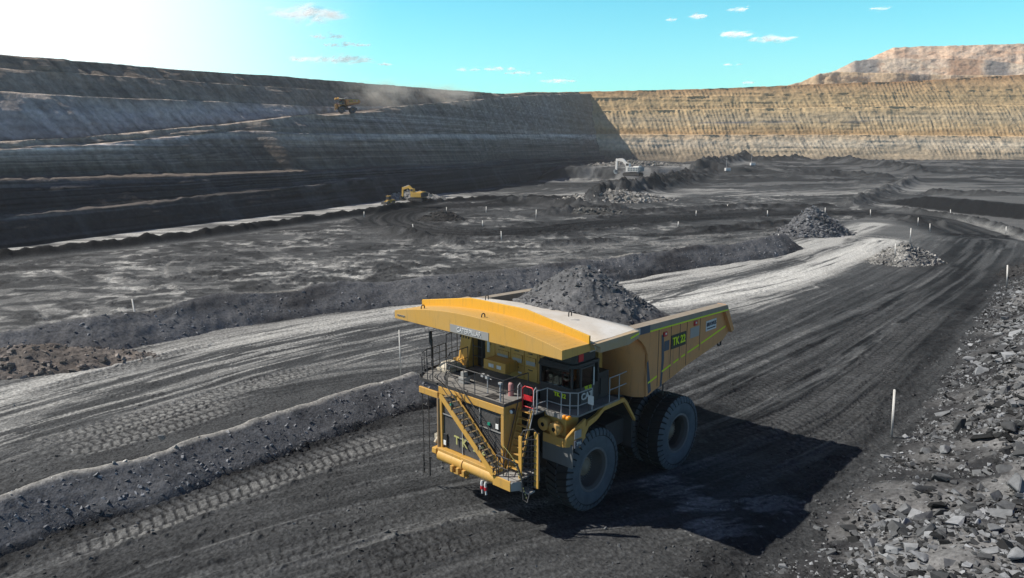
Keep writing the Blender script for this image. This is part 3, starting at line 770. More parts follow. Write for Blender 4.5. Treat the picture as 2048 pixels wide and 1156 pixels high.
def scatter_stones():
    x, y, z, c = STONES
    rng = np.random.default_rng(6)
    k = len(x)
    size = .015 + .085 * rng.random(k) ** 4
    V, Fc, Cc = stamp(np.stack([x, y, z + size * .2], 1), size, rng, np.clip(c * rng.uniform(.6, 2.2, (k, 1)) + .012, 0, .4))
    tag(tri_mesh('loose_gravel', V, Fc, Cc, M_ROCK), 'loose grey stones and gravel scattered over the haul roads', 'gravel', kind='stuff')
scatter_stones()
def berm(name, crest, h, wf, wb, cols, seed, label, cat, clod=(0, .1, .3), ns=None, nw=60, hvar=0.35, rocky=0.25, zb=None, taper=3.0):
    """ridge of pushed-up earth: crest polyline, front side (towards the camera, right of travel) width wf, back width wb"""
    pl = smooth_line(crest, 3)
    seg = np.concatenate([[0], np.cumsum(np.linalg.norm(np.diff(pl, axis=0), axis=1))]); L = seg[-1]
    ns = ns or int(L / 0.16)
    s = np.linspace(0, L, ns)
    P = np.stack([np.interp(s, seg, pl[:, 0]), np.interp(s, seg, pl[:, 1])], 1)
    t = np.gradient(P, axis=0); t /= np.linalg.norm(t, axis=1)[:, None]
    n = np.stack([-t[:, 1], t[:, 0]], 1)
    d = np.concatenate([np.linspace(-wf * 1.25, 0, nw), np.linspace(0, wb * 1.25, nw)[1:]])
    S, D = np.meshgrid(s, d, indexing='ij')
    D2 = D + 0.7 * (fbm(S / 4, D * 0 + seed, 3, seed) - 0.5) + 0.25 * (fbm(S / 0.9, D / 0.9, 3, seed + 9) - 0.5)
    x = np.where(D2 < 0, 1 + D2 / wf, 1 - D2 / wb)
    prof = np.clip(x, 0, 1)
    prof = np.where(prof < 0.12, prof * prof / 0.24, prof - 0.06)         # a little toe of loose stuff
    prof = prof - 0.06 * sstep(0.8, 1, prof)
    hh = h * (1 + hvar * 2 * (fbm(S / 6, S * 0 + seed, 3, seed + 1) - 0.5)) * sstep(0, taper, S) * sstep(0, taper, L - S)
    X = P[:, 0][:, None] + n[:, 0][:, None] * D; Y = P[:, 1][:, None] + n[:, 1][:, None] * D
    base = gz(X, Y)
    on = sstep(0, .25, prof)
    Z = base - 0.22 + prof * hh * 1.08 + 0.16 * on + rocky * on * (fbm(X / 0.55, Y / 0.55 + Y * 0, 4, seed + 2) - 0.5) + 0.5 * on * rocky * sstep(.55, .8, fbm(X / 1.1, Y / 1.1, 3, seed + 4))
    C = cols(S, D2, prof, X, Y)
    o = grid_mesh(name, X, Y, Z, [M_BERM], C)
    rng = np.random.default_rng(seed)
    if clod[0]:
        k = clod[0]
        ii = rng.integers(0, ns, k); jj = np.clip((rng.beta(1.6, 2.2, k) * nw * 1.05).astype(int), 0, len(d) - 1)
        jj = np.where(rng.random(k) < .2, rng.integers(0, len(d), k), jj)
        pos = np.stack([X[ii, jj], Y[ii, jj], Z[ii, jj]], 1)
        size = clod[1] + (clod[2] - clod[1]) * rng.random(k) ** 4
        c = C[ii, jj] * rng.uniform(.9, 2.6, (k, 1)) + .02
        V, Fc, Cc = stamp(pos, size, rng, c)
        join_into(o, V, Fc, Cc)
    tag(o, label, cat)
    return o
def mixc(a, b, t): return np.array(a) * (1 - t[..., None]) + np.array(b) * t[..., None]
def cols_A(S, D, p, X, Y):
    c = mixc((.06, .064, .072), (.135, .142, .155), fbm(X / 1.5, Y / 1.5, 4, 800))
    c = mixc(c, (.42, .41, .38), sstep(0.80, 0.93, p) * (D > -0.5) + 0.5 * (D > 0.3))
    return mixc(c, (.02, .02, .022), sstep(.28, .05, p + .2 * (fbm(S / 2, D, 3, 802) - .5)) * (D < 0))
def cols_B(S, D, p, X, Y):
    c = mixc((.06, .062, .068), (.16, .165, .175), fbm(X / 2.5, Y / 2.5, 4, 810))
    c = mixc(c, (.32, .31, .28), sstep(0.5, 0.75, fbm(X / 8, Y / 8, 3, 811)) * (D > -0.3) * .7)
    return mixc(c, (.025, .025, .028), sstep(.5, .75, fbm(S / 12, D / 3, 3, 812)) * .8)
crestA = line([(-260, 1060), (-100, 1020), (0, 990), (77, 957), (155, 936), (258, 916), (320, 895), (392, 866), (438, 856), (541, 825), (619, 800), (722, 768), (804, 748), (880, 722)], 1.75)
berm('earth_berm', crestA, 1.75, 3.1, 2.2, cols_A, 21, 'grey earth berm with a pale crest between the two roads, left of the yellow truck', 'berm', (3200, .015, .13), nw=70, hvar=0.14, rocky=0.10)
crestB = line([(-420, 700), (-200, 678), (0, 653), (155, 637), (258, 622), (412, 594), (515, 581), (619, 570), (700, 562), (900, 547), (1050, 532), (1150, 521), (1200, 514), (1300, 503), (1400, 490), (1500, 479), (1580, 464)], 2.5)
berm('earth_berm', crestB, 2.5, 4.2, 3.0, cols_B, 22, 'long bluish grey earth berm along the far edge of the pale road behind the truck', 'berm', (3500, .02, .17), nw=50, hvar=0.2, rocky=0.18)

def heap(name, u, v, rx, ry, h, rot, cols, seed, label, cat='heap', clods=400, csize=(.08, .5), n=90, z=0.0, peak=(0, 0)):
    """loose heap on an elliptical foot"""
    c = at(u, v, z)
    r = np.linspace(0, 1.12, n); a = np.linspace(0, 2 * pi, 2 * n + 1)
    R, A = np.meshgrid(r, a, indexing='ij')
    Rw = R * (1 + 0.22 * (fbm(np.cos(A) * 2 + 5, np.sin(A) * 2 + 5, 3, seed) - 0.5))
    px = Rw * np.cos(A) * rx + peak[0] * (1 - R); py = Rw * np.sin(A) * ry + peak[1] * (1 - R)
    ca, sa = cos(rot), sin(rot)
    X = c[0] + px * ca - py * sa; Y = c[1] + px * sa + py * ca
    f = np.clip(1 - R, 0, 1)
    prof = np.where(f > .85, .85 + (f - .85) * .5, f) * 1.06
    rough = min(rx, ry) * 0.16
    Z = gz(X, Y) - 0.15 + h * prof * (0.85 + 0.5 * (fbm(X / rx * 2.2, Y / rx * 2.2, 3, seed + 1) - 0.3)) + sstep(0, .15, f) * (0.12 + rough * (fbm(X / .8, Y / .8, 4, seed + 2) - 0.5))
    C = cols(X, Y, prof)
    o = grid_mesh(name, X, Y, Z, [M_BERM], C)
    rng = np.random.default_rng(seed)
    i = (np.sqrt(rng.random(clods)) * (n - 1)).astype(int); j = rng.integers(0, 2 * n, clods)
    pos = np.stack([X[i, j], Y[i, j], Z[i, j]], 1)
    V, Fc, Cc = stamp(pos, csize[0] + (csize[1] - csize[0]) * rng.random(clods) ** 3, rng, C[i, j] * rng.uniform(.7, 1.9, (clods, 1)) + .01)
    join_into(o, V, Fc, Cc)
    tag(o, label, cat)
    return o
def hc(a, b, seed, sc=2.0):
    return lambda X, Y, p: mixc(a, b, fbm(X / sc, Y / sc, 4, seed))
heap('rubble_heap', 1625, 468, 9.5, 5.5, 5.2, 0.55, hc((.04, .042, .048), (.16, .165, .175), 31), 31, 'tall dark rubble heap with a white post at the end of the long berm', clods=2500, csize=(.06, .5))
heap('rubble_heap', 1810, 523, 5.6, 4.2, 2.9, 0.3, hc((.06, .06, .062), (.30, .295, .28), 32), 32, 'isolated rubble heap with a pale side in the middle of the road bend', clods=2200, csize=(.05, .35))
heap('rubble_heap', 885, 440, 6.0, 4.0, 2.6, 0.0, hc((.012, .012, .013), (.05, .05, .05), 33), 33, 'small black coal heap on the island inside the hairpin road', clods=300, csize=(.1, .5))
heap('rubble_heap', 60, 735, 9.0, 3.2, 2.0, 0.35, hc((.10, .085, .075), (.20, .18, .165), 34), 34, 'low brownish earth heap leaning on the long berm at the left edge', clods=900, csize=(.06, .35))
heap('rubble_heap', 1225, 402, 20, 9, 3.6, 0.25, hc((.06, .06, .06), (.30, .29, .27), 35, 4), 35, 'pale blocky rubble heap below the white mining shovel', clods=1600, csize=(.15, 1.1))
heap('rubble_heap', 1265, 352, 30, 10, 3.2, 0.0, hc((.10, .10, .095), (.26, .25, .235), 36, 6), 36, 'wide loose rubble apron that the white mining shovel stands on', clods=900, csize=(.3, 1.4), z=0)
heap('rubble_heap', 820, 398, 13, 6, 2.6, 0.25, hc((.12, .12, .115), (.34, .33, .31), 37, 3), 37, 'pale rubble heap beside the yellow excavator', clods=700, csize=(.15, .8))
heap('rubble_heap', 775, 397, 6, 5, 4.2, 0.2, hc((.14, .135, .13), (.30, .29, .28), 38, 3), 38, 'rounded pale heap behind the small yellow loader', clods=500, csize=(.15, .7))
heap('rubble_heap', 2045, 552, 4.5, 3.0, 1.6, 0.9, hc((.012, .012, .013), (.06, .06, .062), 39), 39, 'small black heap beside the white post at the right edge', clods=500, csize=(.08, .4))
heap('rubble_heap', 1175, 428, 11, 3, 1.8, 0.1, hc((.03, .03, .03), (.12, .12, .115), 42, 3), 42, 'long low dark heap beyond the hairpin road, in front of the lower pit', clods=600, csize=(.12, .6))

# rubble bank on the right ---------------------------------------------------------
def bank_h(s, d):
    return 3.9 * sstep(0.0, 9, d) * (0.85 + 0.3 * np.sin(s / 9)) + 1.4 * sstep(9, 26, d)
def build_bank():
    pl = smooth_line(RIGHT_EDGE, 3)[::-1].copy()          # far to near, so that the bank lies on its left (screen right)
    seg = np.concatenate([[0], np.cumsum(np.linalg.norm(np.diff(pl, axis=0), axis=1))]); L = seg[-1]
    s = np.linspace(0, L, 560); d = np.concatenate([np.linspace(-0.8, 9, 130), np.linspace(9, 42, 90)[1:]])
    P = np.stack([np.interp(s, seg, pl[:, 0]), np.interp(s, seg, pl[:, 1])], 1)
    dirv = (pl[-1] - pl[0]) / np.linalg.norm(pl[-1] - pl[0])
    n = np.array([-dirv[1], dirv[0]])
    S, D = np.meshgrid(s, d, indexing='ij')
    X = P[:, 0][:, None] + n[0] * D; Y = P[:, 1][:, None] + n[1] * D
    De = D + 1.1 * (fbm(X / 3, Y / 3, 3, 900) - 0.5)
    Z = gz(X, Y) - 0.15 + bank_h(S, De) + sstep(0, 1.5, De) * (0.18 + 0.9 * (fbm(X / 3.2, Y / 3.2, 4, 901) - 0.5) + 0.25 * (fbm(X / .6, Y / .6, 3, 902) - .5))
    C = mixc((.028, .029, .032), (.165, .167, .17), sstep(.3, .7, fbm(X / 2.5, Y / 2.5, 4, 903)) * sstep(0.5, 3.5, De))
    o = grid_mesh('rubble_bank', X, Y, Z, [M_BERM], C)
    tag(o, 'sloping bank of broken grey shale along the right side of the road', 'bank', kind='structure')
    rng = np.random.default_rng(90)
    k = 110000
    ii = (rng.random(k) * 559).astype(int); jj = np.clip((rng.beta(1.0, 1.5, k) * 219).astype(int), 6, 218)
    dens = fbm(X[ii, jj] / 2.0, Y[ii, jj] / 2.0, 3, 905)
    keep = (rng.random(k) < sstep(.28, .52, dens) * .88 + .12) & (np.hypot(X[ii, jj], Y[ii, jj]) < 110)
    ii, jj = ii[keep], jj[keep]; k = len(ii)
    size = 0.016 + 0.135 * rng.random(k) ** 3.6 + 0.34 * (rng.random(k) ** 55)
    size *= 0.6 + 0.6 * sstep(0, 5, d[jj])
    pos = np.stack([X[ii, jj], Y[ii, jj], Z[ii, jj] + size * .12], 1)
    b = .02 + .30 * rng.random(k) ** 2.2
    col = b[:, None] * np.array([.95, 1.0, 1.06])
    V, Fc, Cc = stamp(pos, size, rng, col, tilt=0.4)
    r = tri_mesh('rubble', V, Fc, Cc, M_ROCK)
    tag(r, 'loose flat grey shale rubble strewn over the right-hand bank', 'rubble', kind='stuff')
    def zat(x, y):
        q = np.argmin((X - x) ** 2 + (Y - y) ** 2)
        return Z.ravel()[q]
    return zat
bank_z = build_bank()
def boulder(u, v, size, label, rot=(0, 0, 0), sc=(1, 1, 1), shade=.12, zg=None, seed=0, group=None):
    z = 0.0
    for _ in range(12):
        p = at(u, v, z); z = bank_z(*p) if zg is None else zg
    V, Fc = rock_shape(seed, 0.75, 11)
    V = V * np.array(sc) * size
    bm = bmesh.new()
    vs = [bm.verts.new(q) for q in V]
    for f in Fc: bm.faces.new([vs[i] for i in f])
    bmesh.ops.bevel(bm, geom=list(bm.edges), offset=size * .05, segments=1, affect='EDGES')
    me = bpy.data.meshes.new('boulder'); bm.to_mesh(me); bm.free()
    a = me.color_attributes.new('albedo', 'FLOAT_COLOR', 'POINT')
    n_ = len(me.vertices); c = np.ones((n_, 4), np.float32); c[:, :3] = np.array([.95, 1, 1.06]) * shade
    a.data.foreach_set('color', c.ravel())
    me.materials.append(M_ROCK)
    o = bpy.data.objects.new('boulder', me); COL.objects.link(o)
    o.location = (p[0], p[1], z + size * sc[2] * .45); o.rotation_euler = rot
    return tag(o, label, 'boulder', group)
for i, (u, v, sz, lab, rot, sc, sh) in enumerate([
        (1918, 862, .62, 'dark upright wedge-shaped boulder standing on the rubble bank', (.2, .1, .5), (.7, .7, 1.25), .06),
        (2030, 985, .85, 'large rounded grey boulder at the right edge of the rubble bank', (.3, .2, 1.1), (1, .9, .9), .17),
        (1850, 984, .62, 'long flat dark slab lying low on the rubble bank near the road', (.1, .15, .3), (1.3, .8, .45), .07),
        (1890, 905, .55, 'pale flat-topped block next to the dark upright boulder', (.1, -.2, .9), (1.1, .8, .6), .20),
        (1940, 720, .62, 'broad pale slab high on the bank beyond the tall white post', (.1, .1, .2), (1.3, .9, .4), .26),
        (2010, 640, .7, 'jagged grey block near the top of the far rubble bank', (.3, .1, .6), (1.2, .8, .5), .2),
        (1930, 1005, .55, 'tilted grey slab in the middle of the rubble bank', (.5, .2, 1.4), (1.1, .9, .35), .15),
        (1985, 1060, .6, 'smooth bluish slab on the lower rubble bank', (-.2, .3, .7), (1.2, .8, .4), .18),
        (1840, 1120, .62, 'pale angular slab at the bottom edge of the rubble bank', (.2, .2, .4), (1.2, .9, .35), .25),
        (1700, 1060, .42, 'dark stone near the road edge inside the truck shadow', (.2, .3, .1), (1.1, .9, .6), .05),
        (2020, 860, .7, 'dark blocky ledge of rock high on the bank at the right edge', (.15, .2, .9), (1.5, .9, .55), .06),
        (2035, 1120, .55, 'small pale boulder in the bottom right corner', (.1, .3, .2), (1, .8, .7), .22)]):
    boulder(u, v, sz, lab, rot, sc, sh, seed=70 + i)
boulder(345, 940, .50, 'flat angular bluish slab stuck in the near berm', (.95, .1, .3), (1.1, 1.0, .3), .15, zg=.75, seed=92)
boulder(322, 880, .34, 'round brownish boulder on the crest of the near berm', (.2, .1, .3), (1, .9, .8), .17, zg=1.55, seed=93)
boulder(605, 840, .42, 'pale plank-like stone lying on the slope of the near berm', (.6, .2, -.4), (1.5, .5, .25), .26, zg=.9, seed=94)
boulder(472, 910, .26, 'small pale stone at the foot of the near berm', (.2, .2, .4), (1, .9, .7), .3, zg=.35, seed=95)

# ------------------------------------------------------------------ marker posts
M_POST = paint('white_post', (.78, .78, .76), 0.6, dust=(.25, .24, .22), dusty=.35)
def post(u0, v0, u1, v1, label, z=0.0, r=0.055):
    p = at(u0, v0, z)
    Yp = p[1]
    top = atd(u1, v1, Yp)
    base = Vector((p[0], p[1], z - .25))
    ax = top - base; Lp = ax.length
    bm = bmesh.new()
    bmesh.ops.create_cone(bm, cap_ends=True, segments=10, radius1=r, radius2=r * .94, depth=Lp)
    bmesh.ops.bevel(bm, geom=[e for e in bm.edges if all(abs(v.co.z) > Lp * .49 for v in e.verts) and e.verts[0].co.z > 0], offset=r * .3, segments=2, affect='EDGES')
    me = bpy.data.meshes.new('marker_post'); bm.to_mesh(me); bm.free(); me.materials.append(M_POST)
    for f in me.polygons: f.use_smooth = len(f.vertices) == 4
    o = bpy.data.objects.new('marker_post', me); COL.objects.link(o)
    o.location = (base + top) / 2
    o.rotation_euler = ax.to_track_quat('Z', 'Y').to_euler()
    return tag(o, label, 'post', 'white marker posts along the haul roads')
for a in [
    (276, 662, 264, 598, 'leaning white post on the slope of the long berm at far left', 0.5, .07),
    (801, 745, 798, 660, 'thin grey-white post standing between the near berm and the front of the yellow truck', 0.9, .045),
    (1783, 880, 1789, 779, 'tall white post at the road edge in front of the rubble bank', 0.0, .065),
    (2014, 572, 2015, 530, 'white post beside the small black heap at the right edge', 0.6, .08),
    (1557, 492, 1557, 468, 'white post on the road side of the long berm just before its tall rubble heap', 0.6, .07),
    (1653, 452, 1653, 435, 'white post on the flank of the tall rubble heap', 1.5, .08),
    (1820, 482, 1822, 456, 'white post behind the isolated heap in the road bend', 0.3, .08),
    (1790, 512, 1791, 487, 'white post stuck in the pale side of the isolated heap', 1.3, .07),
    (1860, 462, 1860, 447, 'white post on the small coal mound beyond the isolated heap', 0.3, .08),
    (1836, 449, 1836.5, 435, 'white post on the inner edge of the bend, left of the coal mound post', 0.2, .08),
    (1741, 433, 1741, 419, 'white post between the far road and the start of the bend', 0.2, .09),
    (1901, 431, 1901, 419, 'white post on the outer edge of the bend below the coal bank', 0.3, .09),
    (2012, 467, 2012.5, 453, 'white post on the outer edge of the bend near the right side of the picture', 0.3, .08),
    (1650, 430, 1650.5, 415, 'white post beyond the tall rubble heap, on the far road edge', 0.2, .09),
    (1535, 432, 1535, 421, 'white post alone on the far road edge, right of the pair', 0.1, .10),
    (1392, 431, 1392.5, 421, 'white post on the far road edge, above the post by the light floor', 0.1, .10),
    (1356, 453, 1356.5, 443, 'white post at the left end of the dark rubble strip by the light floor', 0.1, .09),
    (1003, 482, 1002, 462, 'leaning white post on the near edge of the hairpin road', 0.0, .09),
    (827, 460, 825, 448, 'white post on the outer left edge of the hairpin road', 0.0, .09),
    (965, 453, 965, 441, 'white post at the inner edge of the hairpin, right of the black heap', 0.0, .09),
    (972, 426, 972.5, 413, 'white post at the far edge of the hairpin road', 0.0, .10),
    (1072, 437, 1072.5, 419, 'white post by the long low dark heap beyond the hairpin', 0.3, .09),
    (893, 424, 893, 414, 'white post behind the black coal heap on the island', 0.5, .10),
    (728, 432, 728, 423, 'white post on the black strip left of the hairpin', 1.0, .10),
    (1455, 418, 1455, 409, 'small white post on the coal bench above the far road', 0.1, .09)]:
    post(*a)
# ------------------------------------------------------------------ mesh builder for machines
class MB:
    def __init__(self): self.v, self.f, self.m, self.sm = [], [], [], []
    def add(self, vs, fs, m=0, smooth=False):
        b = len(self.v); self.v += [tuple(x) for x in vs]
        for f in fs: self.f.append([i + b for i in f]); self.m.append(m); self.sm.append(smooth)
        return self
    def box(self, x0, x1, y0, y1, z0, z1, m=0):
        v = [(x, y, z) for x in (x0, x1) for y in (y0, y1) for z in (z0, z1)]
        return self.add(v, [(0, 1, 3, 2), (4, 6, 7, 5), (0, 4, 5, 1), (2, 3, 7, 6), (0, 2, 6, 4), (1, 5, 7, 3)], m)
    def bar(self, a, b, w, h, m=0, up=(0, 0, 1)):
        """rectangular bar from a to b, w across, h along 'up'"""
        a, b = Vector(a), Vector(b); d = (b - a).normalized(); up = Vector(up)
        s = d.cross(up)
        if s.length < 1e-4: s = d.cross(Vector((1, 0, 0)))
        s.normalize(); u = s.cross(d).normalized()
        v = [p + s * (i * w / 2) + u * (j * h / 2) for p in (a, b) for i, j in ((-1, -1), (1, -1), (1, 1), (-1, 1))]
        return self.add(v, [(3, 2, 1, 0), (4, 5, 6, 7), (0, 1, 5, 4), (1, 2, 6, 5), (2, 3, 7, 6), (3, 0, 4, 7)], m)
    def tube(self, pts, r, n=8, m=0, closed=False):
        pts = [Vector(p) for p in pts]; k = len(pts); rings = []
        prev = None
        for i, p in enumerate(pts):
            a = pts[i - 1] if (i > 0 or closed) else p
            b = pts[(i + 1) % k] if (i < k - 1 or closed) else p
            d = (b - a).normalized() if (b - a).length > 1e-6 else Vector((0, 0, 1))
            s = prev - d * prev.dot(d) if prev is not None else d.orthogonal()
            if s.length < 1e-4: s = d.orthogonal()
            s.normalize(); prev = s; u = d.cross(s)
            rings.append([p + (s * cos(2 * pi * j / n) + u * sin(2 * pi * j / n)) * r for j in range(n)])
        v = [q for rg in rings for q in rg]; f = []
        for i in range(k if closed else k - 1):
            i2 = (i + 1) % k
            for j in range(n): f.append((i * n + j, i * n + (j + 1) % n, i2 * n + (j + 1) % n, i2 * n + j))
        self.add(v, f, m, True)
        if not closed: self.add(rings[0], [list(range(n))[::-1]], m).add(rings[-1], [list(range(n))], m)
        return self
    def lathe(self, prof, c, axis='y', n=48, m=0, smooth=True, closed=False):
        """prof: (radius, along) pairs round an axis through c"""
        v, f = [], []
        for r, a in prof:
            for j in range(n):
                t = 2 * pi * j / n; p, q = r * cos(t), r * sin(t)
                v.append({'y': (c[0] + p, c[1] + a, c[2] + q), 'x': (c[0] + a, c[1] + p, c[2] + q), 'z': (c[0] + p, c[1] + q, c[2] + a)}[axis])
        k = len(prof)
        for i in range(k if closed else k - 1):
            i2 = (i + 1) % k
            for j in range(n): f.append((i * n + j, i * n + (j + 1) % n, i2 * n + (j + 1) % n, i2 * n + j))
        return self.add(v, f, m, smooth)
    def prism(self, poly, d, m=0):
        """polygon (3-D points) pushed along d"""
        d = Vector(d); a = [Vector(p) for p in poly]; k = len(a)
        self.add(a + [p + d for p in a], [list(range(k))[::-1], [k + i for i in range(k)]] + [(i, (i + 1) % k, k + (i + 1) % k, k + i) for i in range(k)], m)
        return self
    def loft(self, secs, m=0, smooth=True, cap=True):
        k = len(secs[0]); v = [p for s in secs for p in s]; f = []
        for i in range(len(secs) - 1):
            for j in range(k): f.append((i * k + j, i * k + (j + 1) % k, (i + 1) * k + (j + 1) % k, (i + 1) * k + j))
        self.add(v, f, m, smooth)
        if cap: self.add(secs[0], [list(range(k))[::-1]], m).add(secs[-1], [list(range(k))], m)
        return self
    def build(self, name, mats, parent=None, bevel=0.0, label=None):
        me = bpy.data.meshes.new(name)
        me.from_pydata(self.v, [], self.f)
        mats = mats if isinstance(mats, (list, tuple)) else [mats]
        for x in mats: me.materials.append(x)
        me.polygons.foreach_set('material_index', self.m); me.polygons.foreach_set('use_smooth', self.sm)
        bm = bmesh.new(); bm.from_mesh(me); bmesh.ops.recalc_face_normals(bm, faces=bm.faces); bm.to_mesh(me); bm.free()
        o = bpy.data.objects.new(name, me); COL.objects.link(o)
        o.parent = parent
        if bevel:
            b = o.modifiers.new('bevel', 'BEVEL'); b.width = bevel; b.segments = 2; b.limit_method = 'ANGLE'; b.angle_limit = radians(40)
        if label: o['label'] = label
        return o
def lettering(text, size, loc, right, up, mat, parent, name='lettering', depth=0.012, sx=1.0, bold=0.0):
    """text standing on a surface: 'right' is the reading direction"""
    cu = bpy.data.curves.new('text', 'FONT'); cu.body = text; cu.size = size; cu.align_x = 'CENTER'; cu.align_y = 'CENTER'; cu.extrude = depth; cu.offset = bold
    ob = bpy.data.objects.new('text', cu); COL.objects.link(ob)
    dg = bpy.context.evaluated_depsgraph_get()
    me = bpy.data.meshes.new_from_object(ob.evaluated_get(dg))
    bpy.data.objects.remove(ob); bpy.data.curves.remove(cu)
    r = Vector(right).normalized(); u = Vector(up); u = (u - r * u.dot(r)).normalized(); nrm = r.cross(u)
    M = Matrix(((r.x * sx, u.x, nrm.x, loc[0]), (r.y * sx, u.y, nrm.y, loc[1]), (r.z * sx, u.z, nrm.z, loc[2]), (0, 0, 0, 1)))
    me.transform(M); me.materials.clear(); me.materials.append(mat)
    o = bpy.data.objects.new(name, me); COL.objects.link(o); o.parent = parent
    return o

DUST = (.36, .31, .23)
M_YEL = paint('machine_yellow', (.62, .33, .035), .42, dust=DUST, dusty=.42, nscale=1.2)
M_YELC = paint('fresh_yellow', (.74, .40, .018), .38, dust=(.5, .40, .22), dusty=.18, nscale=.8)
M_LIP = paint('canopy_yellow', (.64, .345, .04), .42, dust=(.50, .38, .20), dusty=.45, nscale=.5)
M_BODY = paint('worn_body_yellow', (.70, .305, .09), .55, dust=(.48, .30, .18), dusty=.55, nscale=.9)
M_TOP = paint('dusty_glare_canopy_top', (.40, .31, .19), .8, dust=(.70, .71, .71), dusty=1.0, nscale=.35, grime=.25)  # whitish dust, lightened further to put sun glare on the roof
M_EAVE = paint('worn_eave', (.46, .30, .11), .7, dust=(.36, .35, .33), dusty=.8, nscale=1.2)
M_DARK = paint('charcoal_paint', (.016, .018, .020), .45, dust=(.09, .09, .09), dusty=.35, nscale=2)
M_STEEL = paint('dark_steel', (.03, .03, .032), .6, metal=.2, dust=(.10, .095, .09), dusty=.5, nscale=3)
M_GRIP = paint('deck_plate', (.11, .11, .11), .8, dust=(.32, .31, .29), dusty=.75, nscale=1.3)
M_RAILD = paint('rail_dark', (.035, .035, .04), .5, dust=(.12, .12, .12), dusty=.4)
M_RAILL = paint('rail_grey', (.38, .39, .40), .5)
M_RUB = paint('tyre_rubber', (.05, .06, .07), .8, dust=(.135, .165, .19), dusty=.95, nscale=1.6)
M_TREAD = paint('shaded_tread_rubber', (.012, .013, .014), .85, dust=(.04, .042, .045), dusty=.5, nscale=2)  # worn rubber, painted near-black for the shadow in the wheel wells
M_RIM = paint('rim_grey', (.26, .265, .275), .5, metal=.3, dust=(.13, .12, .11), dusty=.6, nscale=3)
M_RIMIN = paint('rim_inner', (.075, .07, .068), .6, dust=(.12, .10, .085), dusty=.6, nscale=3)
M_HUB = paint('hub_brown', (.40, .32, .22), .6, dust=(.16, .14, .12), dusty=.5)
M_RED = paint('signal_red', (.55, .02, .03), .45)
M_HIVIS = paint('hi_vis_yellow', (.70, .85, .02), .5)
M_WHITE = paint('white_paint', (.72, .73, .73), .5, dust=(.4, .39, .37), dusty=.3)
M_NUM = paint('dusty_number_yellow', (.50, .50, .10), .7, dust=(.35, .34, .28), dusty=.7)
M_GREYP = paint('plate_grey', (.33, .33, .32), .45)
M_BLUE = paint('worn_blue_steel', (.035, .05, .085), .5, dust=(.15, .16, .18), dusty=.6, nscale=2.5)
M_CREAM = paint('cream_tank', (.55, .50, .40), .5, dust=DUST, dusty=.4)
M_LAMP = paint('lamp_lens', (.85, .85, .82), .15)
M_AMBER = paint('amber_lens', (.85, .32, .02), .2)
M_GREEN = paint('teal_tag', (.02, .30, .20), .4)
M_BLACK = paint('black_void', (.008, .008, .008), .8)
def glass_mat():
    m, n, b = new_mat('cab_glass')
    n.nodes.remove(b)
    tr = N(n, 'ShaderNodeBsdfTransparent'); tr.inputs[0].default_value = (.42, .52, .52, 1)
    gl = N(n, 'ShaderNodeBsdfGlossy'); gl.inputs['Roughness'].default_value = .03
    fr = N(n, 'ShaderNodeFresnel'); fr.inputs[0].default_value = 1.45
    mx = N(n, 'ShaderNodeMixShader')
    n.links.new(fr.outputs[0], mx.inputs[0]); n.links.new(tr.outputs[0], mx.inputs[1]); n.links.new(gl.outputs[0], mx.inputs[2])
    n.links.new(mx.outputs[0], n.nodes['Material Output'].inputs[0])
    return m
M_GLASS = glass_mat()

